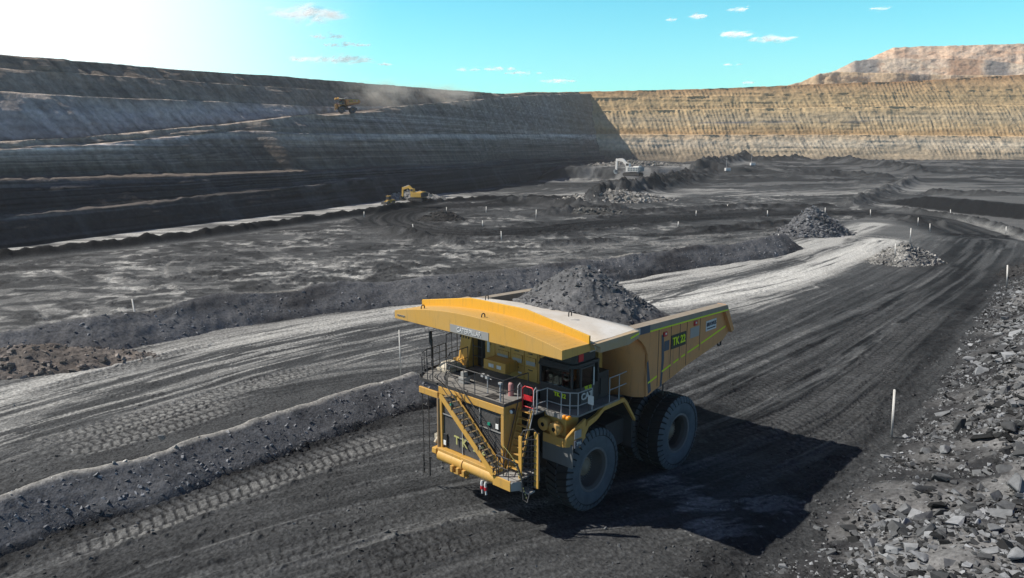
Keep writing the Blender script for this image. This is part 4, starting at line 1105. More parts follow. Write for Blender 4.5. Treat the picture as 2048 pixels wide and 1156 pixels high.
def make_wheel(T, x, yc, side, R=1.98, w=1.46, zc=1.86, rim=True):
    """side +1: outer face towards +y"""
    wh = empty('wheel', (0, 0, 0)); wh.parent = T
    h = w / 2; b = MB()
    prof = [(.98, -h * .80), (1.10, -h * .92), (1.35, -h * 1.0), (1.62, -h * .98), (1.80, -h * .90), (1.865, -h * .80), (1.885, 0),
            (1.865, h * .80), (1.80, h * .90), (1.62, h * .98), (1.35, h * 1.0), (1.10, h * .92), (.98, h * .80)]
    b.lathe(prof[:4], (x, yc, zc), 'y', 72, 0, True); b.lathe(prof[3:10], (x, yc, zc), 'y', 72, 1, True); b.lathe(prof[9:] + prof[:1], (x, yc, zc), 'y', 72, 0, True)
    nl = 38
    for k in range(nl):              # tread lugs: two staggered rows that wrap over the shoulders
        for sd in (-1, 1):
            t0 = 2 * pi * (k + (0.5 if sd > 0 else 0)) / nl; dt = 2 * pi / nl * 0.34; sk = 0.06
            ring = []
            for yy, ro, ri, sh in ((.03, R, 1.86, 0), (.55, R, 1.86, sk), (.84, R - .015, 1.85, sk * 1.4), (.97, R - .13, 1.76, sk * 1.5), (1.02, R - .29, 1.66, sk * 1.5)):
                for rr in (ro, ri):
                    for e in (-1, 1):
                        tt = t0 + sh + e * dt * (1.0 if rr == ro else 1.12)
                        ring.append((x + rr * cos(tt), yc + sd * yy * h, zc + rr * sin(tt)))
            fs = []
            for i in range(4):
                o = 4 * i
                fs += [(o, o + 1, o + 5, o + 4), (o, o + 4, o + 6, o + 2), (o + 1, o + 3, o + 7, o + 5)]
            fs += [(0, 2, 3, 1), (16, 17, 19, 18)]
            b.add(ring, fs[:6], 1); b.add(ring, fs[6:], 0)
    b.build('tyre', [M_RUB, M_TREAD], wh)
    if rim:
        q = MB(); s = side
        q.lathe([(.99, s * h * .86), (1.06, s * h * .90), (1.07, s * h * .80), (1.0, s * h * .78)], (x, yc, zc), 'y', 64, 0, True)      # flange
        q.lathe([(.99, s * h * .84), (.93, s * h * .84), (.91, s * h * .74), (.88, s * h * .74), (.86, s * h * .60), (.84, -s * h * .05), (.60, -s * h * .12), (.42, -s * h * .12)], (x, yc, zc), 'y', 64, 1, True)
        q.lathe([(.955, s * h * .86), (.965, s * h * .885), (.985, s * h * .885), (.995, s * h * .86)], (x, yc, zc), 'y', 64, 0, True)
        for k in range(40):
            t = 2 * pi * k / 40
            c = (x + .73 * cos(t), yc - s * h * .08, zc + .73 * sin(t))
            q.lathe([(0, s * .05), (.028, s * .05), (.028, -s * .03)], c, 'y', 6, 0, False)
        q.build('rim', [M_RIM, M_RIMIN], wh)
        u = MB()
        u.lathe([(.44, -s * h * .14), (.44, s * h * .18), (.40, s * h * .22), (.30, s * h * .22), (.29, s * h * .30), (.20, s * h * .31), (.19, s * h * .36), (0, s * h * .37)], (x, yc, zc), 'y', 32, 0, True)
        for k in range(16):
            t = 2 * pi * k / 16
            u.lathe([(0, s * .06), (.03, s * .06), (.03, -s * .02)], (x + .35 * cos(t), yc + s * h * .22, zc + .35 * sin(t)), 'y', 6, 0, False)
        u.build('hub', M_HUB, wh)
    return wh
def rails(b, pts, h, r=.026, mid=(.5,), posts=None, m=0, n=6):
    """handrail along a base polyline"""
    P = [Vector(p) for p in pts]; up = Vector((0, 0, h))
    b.tube([p + up for p in P], r, n, m)
    for k in mid: b.tube([p + up * k for p in P], r * .8, n, m)
    for p in P: b.tube([p, p + up], r, n, m)
    if posts:
        for a, c in zip(P[:-1], P[1:]):
            L = (c - a).length; k = int(L / posts)
            for i in range(1, k + 1):
                q = a + (c - a) * (i / (k + 1)); b.tube([q, q + up], r * .85, n, m)
    return b
def stair(a0, a1, b0, b1, steps, m0=0, m1=1, sw=.045, sh=.26, treadd=.24, b=None):
    """two stringers a0->a1 and b0->b1 (bottom to top) with flat treads"""
    b = b or MB()
    a0, a1, b0, b1 = (Vector(p) for p in (a0, a1, b0, b1))
    w = (b0 - a0).normalized()
    for p, q in ((a0, a1), (b0, b1)):
        d = (q - p).normalized(); u = w.cross(d).normalized()
        b.bar(p, q, sw, sh, m0, up=u)
    d = (a1 - a0); dh = Vector((d.x, d.y, 0)).normalized() if Vector((d.x, d.y, 0)).length > .05 else Vector((1, 0, 0))
    for i in range(steps):
        f = (i + .6) / steps
        p = a0 + (a1 - a0) * f; q = b0 + (b1 - b0) * f
        b.bar(p + w * .02, q - w * .02, treadd, .035, m1, up=(0, 0, 1))
    return b

def make_truck():
    T = empty('haul_truck')
    # --- running gear
    b = MB()
    for s in (-1, 1):
        b.box(-9.4, 2.9, s * 1.25 - .28, s * 1.25 + .28, 2.15, 3.05)
    b.box(-3.2, -2.3, -1.5, 1.5, 2.2, 3.3); b.box(1.6, 2.6, -1.6, 1.6, 1.8, 3.3); b.box(-8.6, -7.9, -1.5, 1.5, 2.2, 3.2)
    b.build('frame', M_STEEL, T, .03)
    b = MB(); b.lathe([(.62, -2.0), (.72, -1.2), (.72, 1.2), (.62, 2.0)], (0, 0, 1.86), 'y', 24).box(-.5, .5, -2.9, 2.9, 1.55, 2.15)
    b.build('front_axle', M_STEEL, T, .03)
    b = MB(); b.lathe([(.9, -1.7), (1.15, -.9), (1.15, .9), (.9, 1.7)], (-6.57, 0, 1.9), 'y', 28).lathe([(.75, -4.4), (.75, 4.4)], (-6.57, 0, 1.86), 'y', 28)
    b.build('rear_axle', M_STEEL, T)
    for s in (-1, 1):
        make_wheel(T, 0, s * 3.50, s)
        make_wheel(T, -6.57, s * 4.06, s)
        make_wheel(T, -6.57, s * 2.45, s, rim=False)
    for s in (-1, 1):
        b = MB(); b.lathe([(.30, 0), (.30, 1.9)], (.0, s * 1.95, 2.3), 'z', 16).lathe([(.22, 1.9), (.22, 2.7)], (0, s * 1.95, 2.3), 'z', 16)
        b.build('suspension_strut', M_STEEL, T)
        MB().tube([(-2.0, s * 1.9, 2.6), (-4.2, s * 1.9, 5.3)], .24, 14).build('hoist_cylinder', M_STEEL, T)
    b = MB().lathe([(0, -2.2), (.72, -2.2), (.8, -2.1), (.8, .9), (.72, 1.0), (0, 1.0)], (-2.2, -3.1, 2.9), 'x', 28)
    b.build('fuel_tank', M_STEEL, T, .05)
    MB().box(-3.6, -1.2, 2.2, 3.9, 2.3, 3.6).build('hydraulic_tank', M_STEEL, T, .05)
    b = MB().box(-.9, 2.6, -1.05, 1.05, 2.3, 5.0); b.box(.3, 2.55, 1.05, 1.9, 2.6, 4.9); b.box(-1.4, 2.5, -2.2, -1.05, 2.9, 4.9); b.box(-2.4, -.9, -2.6, 2.8, 3.2, 4.9)
    b.build('engine_block', M_BLACK, T, .04)
    # --- radiator housing and grille
    b = MB()
    b.box(2.7, 3.88, 1.93, 2.12, 2.35, 5.05); b.box(2.7, 3.88, -2.16, -1.98, 2.35, 5.05); b.box(2.7, 3.90, -2.18, 2.14, 5.05, 5.40)
    b.box(2.6, 2.69, -1.97, 1.92, 2.4, 5.05)
    b.box(3.2, 4.05, -2.16, 2.0, 2.18, 2.36)
    b.box(3.80, 3.91, -3.62, -2.24, 4.76, 5.08)                         # beam under the far deck corner
    rh = b.build('radiator_housing', M_YEL, T, .025)
    g = MB().box(3.70, 3.74, -1.98, 1.93, 2.37, 5.04)
    for k in range(46): g.bar((3.76, -1.97, 2.42 + k * .0565), (3.76, 1.92, 2.42 + k * .0565), .05, .022, 0)
    gr = g.build('grille', paint('grille_grey', (.07, .072, .075), .6, dust=(.17, .165, .16), dusty=.7, nscale=1.5), T)
    g = MB()
    for y in (-.62, .55): g.box(3.80, 3.83, y - .025, y + .025, 2.38, 5.03)
    for z, y0, y1 in ((4.08, -1.95, -.62), (4.15, .55, 1.9), (3.15, -1.0, 1.2)): g.box(3.832, 3.85, y0, y1, z - .025, z + .025)
    g.build('grille_bar', M_GREYP, gr)
    for y, ch in ((-1.02, 'T'), (-.48, 'K'), (.22, '2'), (.75, '2')):
        lettering(ch, .58, (3.86, y + .05, 2.98), (0, 1, 0), (0, 0, 1), M_NUM, gr, bold=.012)
    MB().box(3.80, 3.86, 1.08, 1.22, 4.32, 4.44).build('tag', M_GREEN, gr); MB().box(3.80, 3.86, -1.42, -1.30, 4.62, 4.74).build('tag', M_GREEN, gr)
    for y, z in ((1.70, 4.55), (-1.80, 2.80)):
        l = MB().box(3.76, 3.86, y - .13, y + .13, z - .30, z + .30); lo = l.build('headlight', M_DARK, rh, .02)
        MB().box(3.861, 3.89, y - .09, y + .09, z - .26, z - .02).build('lens', M_LAMP, lo, .02)
    l = MB().lathe([(0, .0), (.10, .0), (.13, -.08), (.13, -.16)], (3.6, 2.30, 5.18), 'x', 16); lo = l.build('headlight', M_DARK, rh)
    MB().lathe([(0, .012), (.09, .012), (.09, 0)], (3.6, 2.30, 5.18), 'x', 16).build('lens', M_LAMP, lo)
    # --- bumper
    b = MB().lathe([(.30, -2.1), (.30, 1.75)], (3.86, 0, 1.98), 'y', 24)
    b.lathe([(.34, -.45), (.34, -.35)], (3.86, 0, 1.98), 'y', 24)
    b.lathe([(0, -2.1), (.30, -2.1)], (3.86, 0, 1.98), 'y', 24)
    b.box(3.3, 3.75, -2.0, 1.9, 1.8, 2.17)
    b.prism([(3.4, -2.5, 2.30), (4.1, -2.5, 2.30), (4.12, -2.5, 2.05), (3.75, -2.5, 1.75)], (0, .3, 0))
    bu = b.build('bumper', M_LIP, T, .02)
    b = MB()
    for y in (-.95, -.55, -.15): b.box(3.9, 4.25, y - .10, y + .06, 1.55, 1.85)
    b.box(4.0, 4.2, -1.05, .02, 1.50, 1.58); b.tube([(4.15, -.9, 1.8), (4.3, -.9, 1.8)], .08)
    b.build('tow_bracket', M_YEL, bu, .015)
    b = MB()
    for y in (.98, 1.22):
        b.tube([(4.12, y, 1.72), (4.16, y, 1.58), (4.15, y + .02, 1.48)], .06, 8, 1); b.tube([(4.15, y + .02, 1.48), (4.15, y + .03, 1.33)], .075, 8, 0); b.tube([(4.15, y + .03, 1.33), (4.14, y + .04, 1.12)], .045, 8, 1)
    b.build('hose_coupling', [M_RED, M_WHITE], bu)
    # --- deck
    b = MB()
    dk = [(3.88, 2.16), (3.88, -2.20), (3.93, -2.24), (3.93, -3.45), (3.70, -3.80), (2.9, -4.35), (.45, -4.6), (.45, 1.85), (2.15, 1.85), (2.15, 2.16)]
    b.prism([(x, y, 5.415) for x, y in dk], (0, 0, .035))
    b.build('deck', M_GRIP, T, .008)
    b = MB()
    ed = [(x, y, 5.50) for x, y in dk[:7]]
    for p, q in zip(ed[:-1], ed[1:]): b.bar(p, q, .03, .13)
    b.bar((3.88, 2.16, 5.5), (2.15, 2.16, 5.5), .03, .13)
    b.build('kick_plate', M_STEEL, T)
    b = MB().prism([(2.15, 1.9, 5.0), (2.15, 3.95, 5.0), (1.75, 4.58, 5.0), (-1.35, 4.58, 5.0), (-1.35, 1.9, 5.0)], (0, 0, .09))
    b.box(2.152, 2.86, 2.17, 3.06, 5.02, 5.09); b.box(2.152, 2.20, 3.07, 4.0, 4.88, 5.08)
    b.build('cab_platform', M_GRIP, T, .01)
    b = MB()
    b.box(2.3, 2.5, -1.2, 1.2, 5.455, 5.475, 0); b.box(1.2, 1.9, -3.2, -2.2, 5.455, 5.50, 0); b.box(3.0, 3.5, .6, 1.2, 5.455, 5.475, 0)
    b.box(2.5, 2.55, -2.9, .9, 5.455, 5.52, 0)
    b.build('hatch', M_STEEL, T, .01)
    b = MB().box(2.6, 3.0, -1.75, -1.35, 5.45, 5.75); b.box(2.65, 2.9, -1.7, -1.45, 5.75, 6.0)
    b.build('tank_cap', M_GREYP, T, .02)
    b = MB().box(1.2, 2.4, -4.1, -3.1, 5.46, 5.62).prism([(1.3, -4.0, 5.62), (2.3, -4.0, 5.62), (2.1, -4.0, 5.85), (1.5, -4.0, 5.85)], (0, .8, 0))
    b.build('air_box', M_CREAM, T, .03)
    # --- handrails
    b = MB()
    rails(b, [(3.82, -1.62, 5.45), (3.84, -.45, 5.45), (3.84, .27, 5.45), (3.84, 2.05, 5.45), (2.25, 2.08, 5.45)], 1.15, .024)
    b.build('handrail', M_RAILD, T); b = MB()
    rails(b, [(3.85, -2.62, 5.45), (3.85, -3.4, 5.45), (3.5, -3.85, 5.45), (2.85, -4.25, 5.45), (1.4, -4.45, 5.45)], 1.15, .026, mid=(.35, .68), posts=.55)
    b.build('handrail', M_RAILD, T); b = MB()
    rails(b, [(3.2, -2.35, 5.45), (2.4, -3.0, 5.45), (1.0, -3.2, 5.45)], 1.1, .022, posts=.7)
    b.build('handrail', M_RAILD, T); b = MB()
    rails(b, [(1.35, -4.45, 5.45), (.5, -4.55, 5.45), (.5, -3.3, 5.45)], 1.6, .026, posts=.6)
    b.build('handrail', M_RAILD, T); b = MB()
    rails(b, [(.72, -3.1, 5.45), (.72, -2.45, 5.45)], 1.9, .026, mid=(.33, .6))
    b.build('handrail', M_RAILD, T)
    b = MB()
    rails(b, [(2.75, 3.04, 5.09), (2.12, 3.1, 5.09), (2.12, 3.9, 5.09), (1.95, 4.25, 5.09), (1.72, 4.52, 5.09), (.75, 4.54, 5.09)], 1.0, .026, mid=(.42,))
    b.build('handrail', M_RAILL, T); b = MB()
    rails(b, [(-.55, 4.54, 5.09), (-1.3, 4.54, 5.09)], 1.15, .024, mid=(.5,))
    b.tube([(-1.3, 4.54, 6.24), (-1.75, 4.62, 6.3)], .022); b.tube([(-1.3, 4.54, 5.665), (-1.75, 4.62, 5.72)], .022)
    b.build('handrail', M_RAILL, T)
    b = MB()
    for y in (2.22, 2.88):
        b.tube([(2.78, y, 5.1), (2.78, y, 6.05), (2.74, y + (.1 if y < 2.5 else -.1), 6.15)], .03)
    b.tube([(2.74, 2.32, 6.15), (2.74, 2.78, 6.15)], .03)
    b.tube([(2.80, 2.22, 5.25), (2.80, 2.88, 5.25)], .025); b.box(2.76, 2.80, 2.3, 2.8, 5.55, 5.78)
    b.build('gate', M_RED, T)
    b = MB()
    for y in (2.08, 3.02): b.tube([(3.2, y + .02, 4.5), (2.95, y, 5.2), (2.92, y, 6.15), (2.80, y, 6.25), (2.7, y, 6.12), (2.7, y, 5.1)], .024)
    b.build('grab_rail', M_RAILL, T)
    # --- diagonal front stair, lower platform, ladders
    b = stair((4.0, 2.2, 2.55), (3.96, -1.10, 5.36), (4.62, 2.2, 2.55), (4.62, -1.22, 5.36), 13, 0, 1)
    st = b.build('front_stair', [M_LIP, paint('stair_tread', (.18, .12, .04), .7, dust=(.25, .22, .17), dusty=.6)], T, .008)
    b = MB()
    for x in (3.98, 4.64):
        b.tube([(x, 2.2, 2.65), (x, 2.2, 3.45), (x, -1.15, 6.25), (x - .05, -1.5, 6.3), (x - .05, -1.62, 6.15), (3.88, -1.62, 5.5)], .022)
        b.tube([(x, 2.2, 3.05), (x, -1.12, 5.85)], .017)
        for f in (.28, .55, .8): b.tube([(x, 2.2 - 3.3 * f, 2.6 + 2.8 * f), (x, 2.2 - 3.3 * f, 3.43 + 2.78 * f)], .018)
    b.build('handrail', M_RAILD, st)
    b = MB().box(3.0, 4.55, 2.12, 3.25, 2.42, 2.48, 1)
    b.box(4.50, 4.57, 2.10, 3.15, 2.05, 2.50, 0); b.bar((4.53, 3.15, 2.27), (4.1, 3.42, 2.27), .05, .42, 1); b.box(3.1, 4.4, 2.1, 2.2, 2.2, 2.42, 1)
    b.build('lower_platform', [M_LIP, M_GREYP], T, .012)
    b = MB()
    rails(b, [(4.52, 2.28, 2.48), (4.52, 3.0, 2.48)], 1.0, .022, mid=(.5,))
    b.build('handrail', M_RAILD, T); b = MB()
    b.tube([(4.5, 3.0, 3.48), (4.35, 3.35, 3.3), (4.2, 3.5, 2.6), (4.25, 3.6, 1.75), (4.25, 3.86, 1.7), (4.15, 3.9, 2.1)], .03)
    b.build('handrail', M_RAILD, T); b = MB()
    b.tube([(4.3, 2.2, 2.5), (4.3, 2.2, 3.5), (4.3, 2.5, 3.5), (4.3, 2.5, 2.5)], .022); b.tube([(4.3, 2.2, 3.0), (4.3, 2.5, 3.0)], .018)
    b.build('handrail', M_RAILD, T)
    b = stair((3.78, 2.24, 2.5), (2.88, 2.20, 5.18), (3.78, 2.98, 2.5), (2.88, 2.90, 5.18), 9, 0, 0, .04, .13, .16)
    b.build('cab_ladder', M_YEL, T, .006)
    for y in (2.17, 2.98): MB().tube([(3.95, y + .04, 2.9), (3.0, y, 5.5)], .02).build('handrail', M_RAILD, T)
    b = MB()                      # folded boarding stair standing upright in front of the left front tyre
    b.box(3.95, 4.02, 3.12, 3.30, 1.95, 4.42, 0); b.box(3.55, 3.62, 3.66, 3.90, 2.10, 4.62, 0); b.box(3.58, 3.98, 3.16, 3.70, 1.88, 1.96, 2)
    for k in range(9):
        z = 2.1 + k * .27
        b.bar((3.985, 3.2, z), (3.585, 3.78, z + .06), .10, .03, 1); b.bar((4.0, 3.28, z - .05), (3.65, 3.7, z + .25), .02, .02, 1)
    for y, x in ((3.35, 3.92), (3.5, 3.82), (3.62, 3.73)): b.tube([(x, y, 2.0), (x, y, 4.4)], .018, 6, 1)
    b.tube([(3.95, 3.2, 4.42), (3.9, 3.3, 4.68), (3.7, 3.7, 4.78), (3.6, 3.9, 4.6), (3.58, 3.95, 2.5)], .03, 8, 1)
    b.build('boarding_stair', [M_LIP, M_RAILD, M_GREYP], T, .006)
    b = MB()
    for k in range(26):
        p = Vector((4.1, 2.95, 3.3)).lerp(Vector((4.15, 3.75, 1.75)), k / 26); q = Vector((4.1, 2.95, 3.3)).lerp(Vector((4.15, 3.75, 1.75)), (k + 1) / 26)
        b.tube([p, q], .028, 6, k % 2)
        p = Vector((3.9, 2.05, 3.7)).lerp(Vector((4.1, 2.95, 3.3)), k / 26); q = Vector((3.9, 2.05, 3.7)).lerp(Vector((4.1, 2.95, 3.3)), (k + 1) / 26)
        if k % 2: b.tube([p, q], .016, 6, 0)
    b.build('chain', [M_NUM, M_BLACK], T)
    b = MB()                      # emergency ladder on the far side
    for y in (-3.42, -2.98): b.tube([(3.85, y, 5.0), (3.85, y, 1.75), (3.9, y + .05, 1.6)], .024)
    for k in range(9): b.tube([(3.85, -3.42, 1.9 + k * .33), (3.85, -2.98, 1.9 + k * .33)], .016)
    for y in (-3.36, -2.90): b.bar((3.92, y, 1.62), (3.92, y, .62), .05, .07)
    for k in range(4): b.bar((3.92, -3.36, .68 + k * .28), (3.92, -2.90, .68 + k * .28), .05, .05)
    b.tube([(3.85, -2.98, 1.78), (3.9, -2.3, 1.98)], .03)
    b.build('side_ladder', M_STEEL, T)
    b = MB().tube([(3.88, -2.22, 2.3), (3.86, -2.22, 4.8)], .085, 12); b.build('pipe', paint('rusty_pipe', (.30, .19, .09), .6, dust=DUST, dusty=.5), T)
    b = MB().lathe([(0, -.55), (.2, -.55), (.34, -.42), (.34, .45), (.2, .6), (0, .6)], (2.7, -3.0, 4.1), 'z', 24); b.build('washer_tank', M_CREAM, T)
    b = MB().box(3.0, 3.6, -2.9, -2.35, 2.35, 2.75); b.tube([(3.6, -2.6, 2.6), (3.8, -2.6, 2.4)], .1); b.build('valve_box', M_CREAM, T, .04)
    # --- electrical cabinet behind the deck
    b = MB().box(-.9, .50, -2.45, 1.20, 5.45, 8.25); b.box(-.6, .45, 1.20, 1.5, 5.45, 8.0)
    cb = b.build('electrical_cabinet', M_YEL, T, .02)
    col_x = [-2.40, -1.70, -.62, .28, 1.14]
    rows_ = [(5.52, 6.15), (6.19, 6.95), (6.99, 7.62)]
    for i in range(4):
        for z0, z1 in rows_:
            d = MB().box(.502, .535, col_x[i] + .03, col_x[i + 1] - .03, z0, z1); dr = d.build('cabinet_door', M_YEL, cb, .01)
            w = col_x[i + 1] - col_x[i]
            MB().box(.537, .56, col_x[i] + w * .3, col_x[i] + w * .62, z1 - .14, z1 - .10).build('handle', M_DARK, dr)
            if z0 > 6 and i > 0 and z0 < 6.9:
                v = MB().box(.537, .60, col_x[i] + w * .2, col_x[i + 1] - w * .12, z0 + .22, z0 + .48, 0).box(.602, .612, col_x[i] + w * .2, col_x[i + 1] - w * .12, z0 + .10, z0 + .30, 1)
                v.build('vent', [M_YEL, M_GREYP], dr, .008)
            if (i + int(z0)) % 2: MB().box(.537, .542, col_x[i] + w * .55, col_x[i + 1] - w * .2, z0 + .2, z0 + .29).build('notice', M_WHITE, dr)
    b = MB().box(.54, .59, -2.22, -2.05, 6.4, 6.95); b.build('notice', M_WHITE, cb)
    b = MB().box(.55, 1.45, -1.6, -.12, 5.85, 6.36); bx_ = b.build('control_box', M_YEL, T, .03)
    MB().box(1.452, 1.46, -1.25, -.9, 6.02, 6.2).build('notice', M_WHITE, bx_); MB().box(1.452, 1.46, -.7, -.4, 6.02, 6.2).build('notice', M_WHITE, bx_)
    b = MB()                      # braking grid tower on the far side, curved top
    sec = []
    for k in range(9):
        t = pi * k / 8
        sec.append((0.35 + .45 * cos(t), 6.9 + .45 * sin(t)))
    poly = [(.95, 5.2)] + sec + [(-.25, 5.2)]
    b.prism([(x, -4.35 + (.25 if z < 5.5 else .45), z) for x, z in poly], (0, .75, 0))
    b.box(.3, 1.1, -4.2, -3.2, 5.46, 5.8)
    for k in range(4):
        y = -3.95 + k * .2
        b.prism([(.78 + .04, y, 6.9)] + [(.35 + .50 * cos(t), y, 6.9 + .50 * sin(t)) for t in (0, .4, .8, 1.2, 1.6, 2.0)] + [(.35, y, 6.9)], (0, .05, 0), 1)
    b.build('braking_grid', [M_LIP, M_DARK], T, .015)
    b = MB().box(-.8, .4, -3.1, -2.5, 5.46, 7.9); b.build('cooling_duct', M_BLACK, T, .03)
    for x in (.75, 1.2): b = MB()
    # --- canopy
    def crown(y): return max(0.0, 1 - (y / 5.36) ** 2)
    ys = np.linspace(-5.36, 5.36, 33)
    b = MB()
    secs = [[(1.95, y, 8.53 + .47 * crown(y)), (3.90, y, 8.60 + .57 * crown(y)), (3.90, y, 8.20), (1.70, y, 8.20)] for y in ys]
    b.loft(secs)
    for y in (5.36,): pass
    ca = b.build('canopy', M_LIP, T, .015)
    for p in ca.data.polygons: p.use_smooth = False
    secs = []
    for y in np.linspace(-5.36, 5.36, 25):
        a = abs(y); zt = 9.47 if a < 1.75 else 9.47 - (a - 1.75) / (5.36 - 1.75) * .60
        secs.append([(2.05, y, 8.45 + .47 * crown(y)), (2.15, y, 8.45 + .47 * crown(y)), (2.15, y, zt), (2.05, y, zt)])
    w = MB().loft(secs, smooth=False).build('rock_guard', M_YELC, ca, .02)
    w.data.polygons.foreach_set('use_smooth', [False] * len(w.data.polygons))
    secs = []
    for y in ys:
        c = crown(y); c2 = crown(y * .96)
        secs.append([(2.04, y, 8.56 + .47 * c), (.6, y, 8.52 + .42 * c), (-1.1, y * .985, 8.50 + .30 * c), (-1.9, y * .97, 8.42 + .12 * c), (-1.9, y * .97, 8.15), (2.04, y, 8.15)])
    MB().loft(secs).build('canopy_top', M_TOP, ca)
    for s in (-1, 1):
        b = MB()
        b.prism([(1.62, s * 5.30, 8.08), (1.62, s * 5.30, 8.30), (2.06, s * 5.30, 8.52), (-1.25, s * 5.30, 8.50), (-1.25, s * 5.30, 8.18), (-.45, s * 5.30, 8.02)], (0, s * .28, 0))
        b.build('eave', M_EAVE, ca, .012)
    MB().box(3.905, 3.92, -1.25, 1.24, 8.235, 8.60).build('nameplate', M_GREYP, ca)
    lettering('CATERPILLAR', .30, (3.93, .0, 8.415), (0, 1, 0), (0, 0, 1), M_WHITE, ca, sx=.86, bold=.004)
    lettering('ROPS FOPS', .12, (3.915, -4.85, 8.40), (0, 1, 0), (0, 0, 1), M_GREYP, ca)
    for p in ((3.55, .55), (3.55, -3.6), (.1, 2.7), (.1, -2.7), (-.9, -4.3)):
        zc = 8.60 + .53 * crown(p[1])
        l = MB().tube([(p[0] - .10, p[1], zc - .06)] + [(p[0] + .10 * cos(pi - pi * k / 6), p[1], zc + .08 + .10 * sin(pi * k / 6)) for k in range(7)] + [(p[0] + .10, p[1], zc - .06)], .028, 8)
        l.build('lifting_eye', M_STEEL, ca)
    # --- dump body
    bt = [(-3.05, 4.80), (-3.35, 4.86), (-4.05, 5.02), (-5.3, 5.23), (-6.77, 5.56), (-8.15, 5.78), (-9.05, 5.92), (-10.55, 6.17), (-11.35, 6.62), (-10.60, 8.02)]
    side = bt + [(-1.5, 8.18), (-2.0, 7.95), (-2.5, 7.62), (-2.85, 7.28), (-3.05, 6.9), (-3.08, 6.4), (-3.0, 5.6)]
    b = MB()
    for s in (-1, 1):
        b.prism([(x, s * 4.78, z) for x, z in side], (0, s * .12, 0))
    # underside and floor
    secs = []
    for x, z in [(-3.1, 4.82)] + bt[1:9]:
        secs.append([(x, -4.78, z), (x, -2.6, z - .45), (x, 2.6, z - .45), (x, 4.78, z), (x, 4.78, z + .12), (x, 2.6, z - .3), (x, -2.6, z - .3), (x, -4.78, z + .12)])
    b.loft(secs, smooth=False)
    # rounded front wall
    secs = []
    for z, dx in ((4.75, 0), (5.6, .05), (6.4, .12), (7.2, .5), (8.16, 1.55)):
        pts = []
        for y in np.linspace(-4.78, 4.78, 27):
            e = max(0, abs(y) - 3.7) / 1.08
            pts.append((-3.05 + dx * (1 - e * .9) + .42 * math.sqrt(max(0, 1 - e * e)), y, z))
        secs.append(pts)
    k = 27
    vs = [p for q in secs for p in q]
    b.add(vs, [(i * k + j, i * k + j + 1, (i + 1) * k + j + 1, (i + 1) * k + j) for i in range(4) for j in range(k - 1)], 0, True)
    body = b.build('dump_body', M_BODY, T)
    for p in body.data.polygons:
        if len(p.vertices) != 4: p.use_smooth = False
    for s in (-1, 1):
        r = MB()
        r.prism([(-1.30, s * 4.62, 8.48), (-10.35, s * 4.62, 8.20), (-10.55, s * 4.62, 7.86), (-1.30, s * 4.62, 8.12)], (0, s * .55, 0), 1)
        r.prism([(-10.30, s * 4.60, 8.22), (-10.62, s * 4.60, 7.95), (-11.42, s * 4.60, 6.62), (-11.15, s * 4.60, 6.52), (-10.2, s * 4.60, 7.95)], (0, s * .50, 0), 0)
        r.prism([(-1.28, s * 5.175, 8.49), (-2.75, s * 5.175, 8.445), (-2.75, s * 5.175, 8.08), (-1.28, s * 5.175, 8.12)], (0, s * .012, 0), 2)
        r.build('side_rail', [M_BODY, paint('worn_rail', (.26, .20, .13), .6, dust=(.33, .31, .28), dusty=.7, nscale=3), M_BLUE], body, .015)
        m = MB()
        m.prism([(-2.76, s * 5.176, 8.155), (-10.42, s * 5.176, 7.95), (-10.42, s * 5.176, 7.88), (-2.76, s * 5.176, 8.085)], (0, s * .01, 0))
        pts = [(-3.25, 5.62), (-4.1, 5.98), (-5.2, 6.32), (-6.0, 6.62), (-6.9, 6.92), (-8.0, 7.0), (-9.0, 7.0), (-10.7, 7.06)]
        for (x0, z0), (x1, z1) in (((-3.15, 5.42), (-3.92, 5.58)), ((-4.35, 5.72), (-5.15, 5.88)), ((-5.4, 5.93), (-5.9, 6.03)), ((-6.15, 6.08), (-6.5, 6.14)), ((-6.75, 6.18), (-7.9, 6.36)), ((-8.1, 6.40), (-10.75, 6.86))):
            m.prism([(x0, s * 4.903, z0), (x1, s * 4.903, z1), (x1, s * 4.903, z1 + .085), (x0, s * 4.903, z0 + .085)], (0, s * .01, 0))
        m.prism([(-.55, s * 5.585, 8.24), (-1.2, s * 5.585, 8.36), (-1.2, s * 5.585, 8.43), (-.55, s * 5.585, 8.33)], (0, s * .008, 0))
        m.build('reflective_stripe', M_HIVIS, body)
        for x, z0 in ((-3.98, 5.1), (-5.1, 5.25), (-5.95, 6.0), (-6.62, 5.6), (-7.95, 6.1)):
            m = MB().box(x - .014, x + .014, s * 4.895 if s > 0 else -4.91, 4.91 if s > 0 else s * 4.895, z0, 8.05)
            m.build('panel_seam', M_DARK, body)
        m = MB().prism([(-4.22, s * 4.905, 7.62), (-4.42, s * 4.905, 7.62), (-4.52, s * 4.905, 6.4), (-4.38, s * 4.905, 5.02), (-4.22, s * 4.905, 5.0), (-4.30, s * 4.905, 6.3)], (0, s * .006, 0))
        m.prism([(-3.0, s * 4.905, 6.5), (-3.12, s * 4.905, 6.6), (-3.32, s * 4.905, 5.6), (-3.45, s * 4.905, 5.0), (-3.2, s * 4.905, 4.9), (-3.1, s * 4.905, 5.5)], (0, s * .006, 0))
        m.prism([(-4.5, s * 4.905, 6.75), (-4.95, s * 4.905, 6.75), (-4.95, s * 4.905, 7.25), (-4.5, s * 4.905, 7.25)], (0, s * .006, 0))
        m.build('scuff_patch', M_BLUE, body)
        P = MB().box(-6.52, -5.12, s * 4.895 if s > 0 else -4.925, 4.925 if s > 0 else s * 4.895, 6.72, 7.42); pn = P.build('number_panel', paint('panel_green', (.02, .035, .03), .5), body)
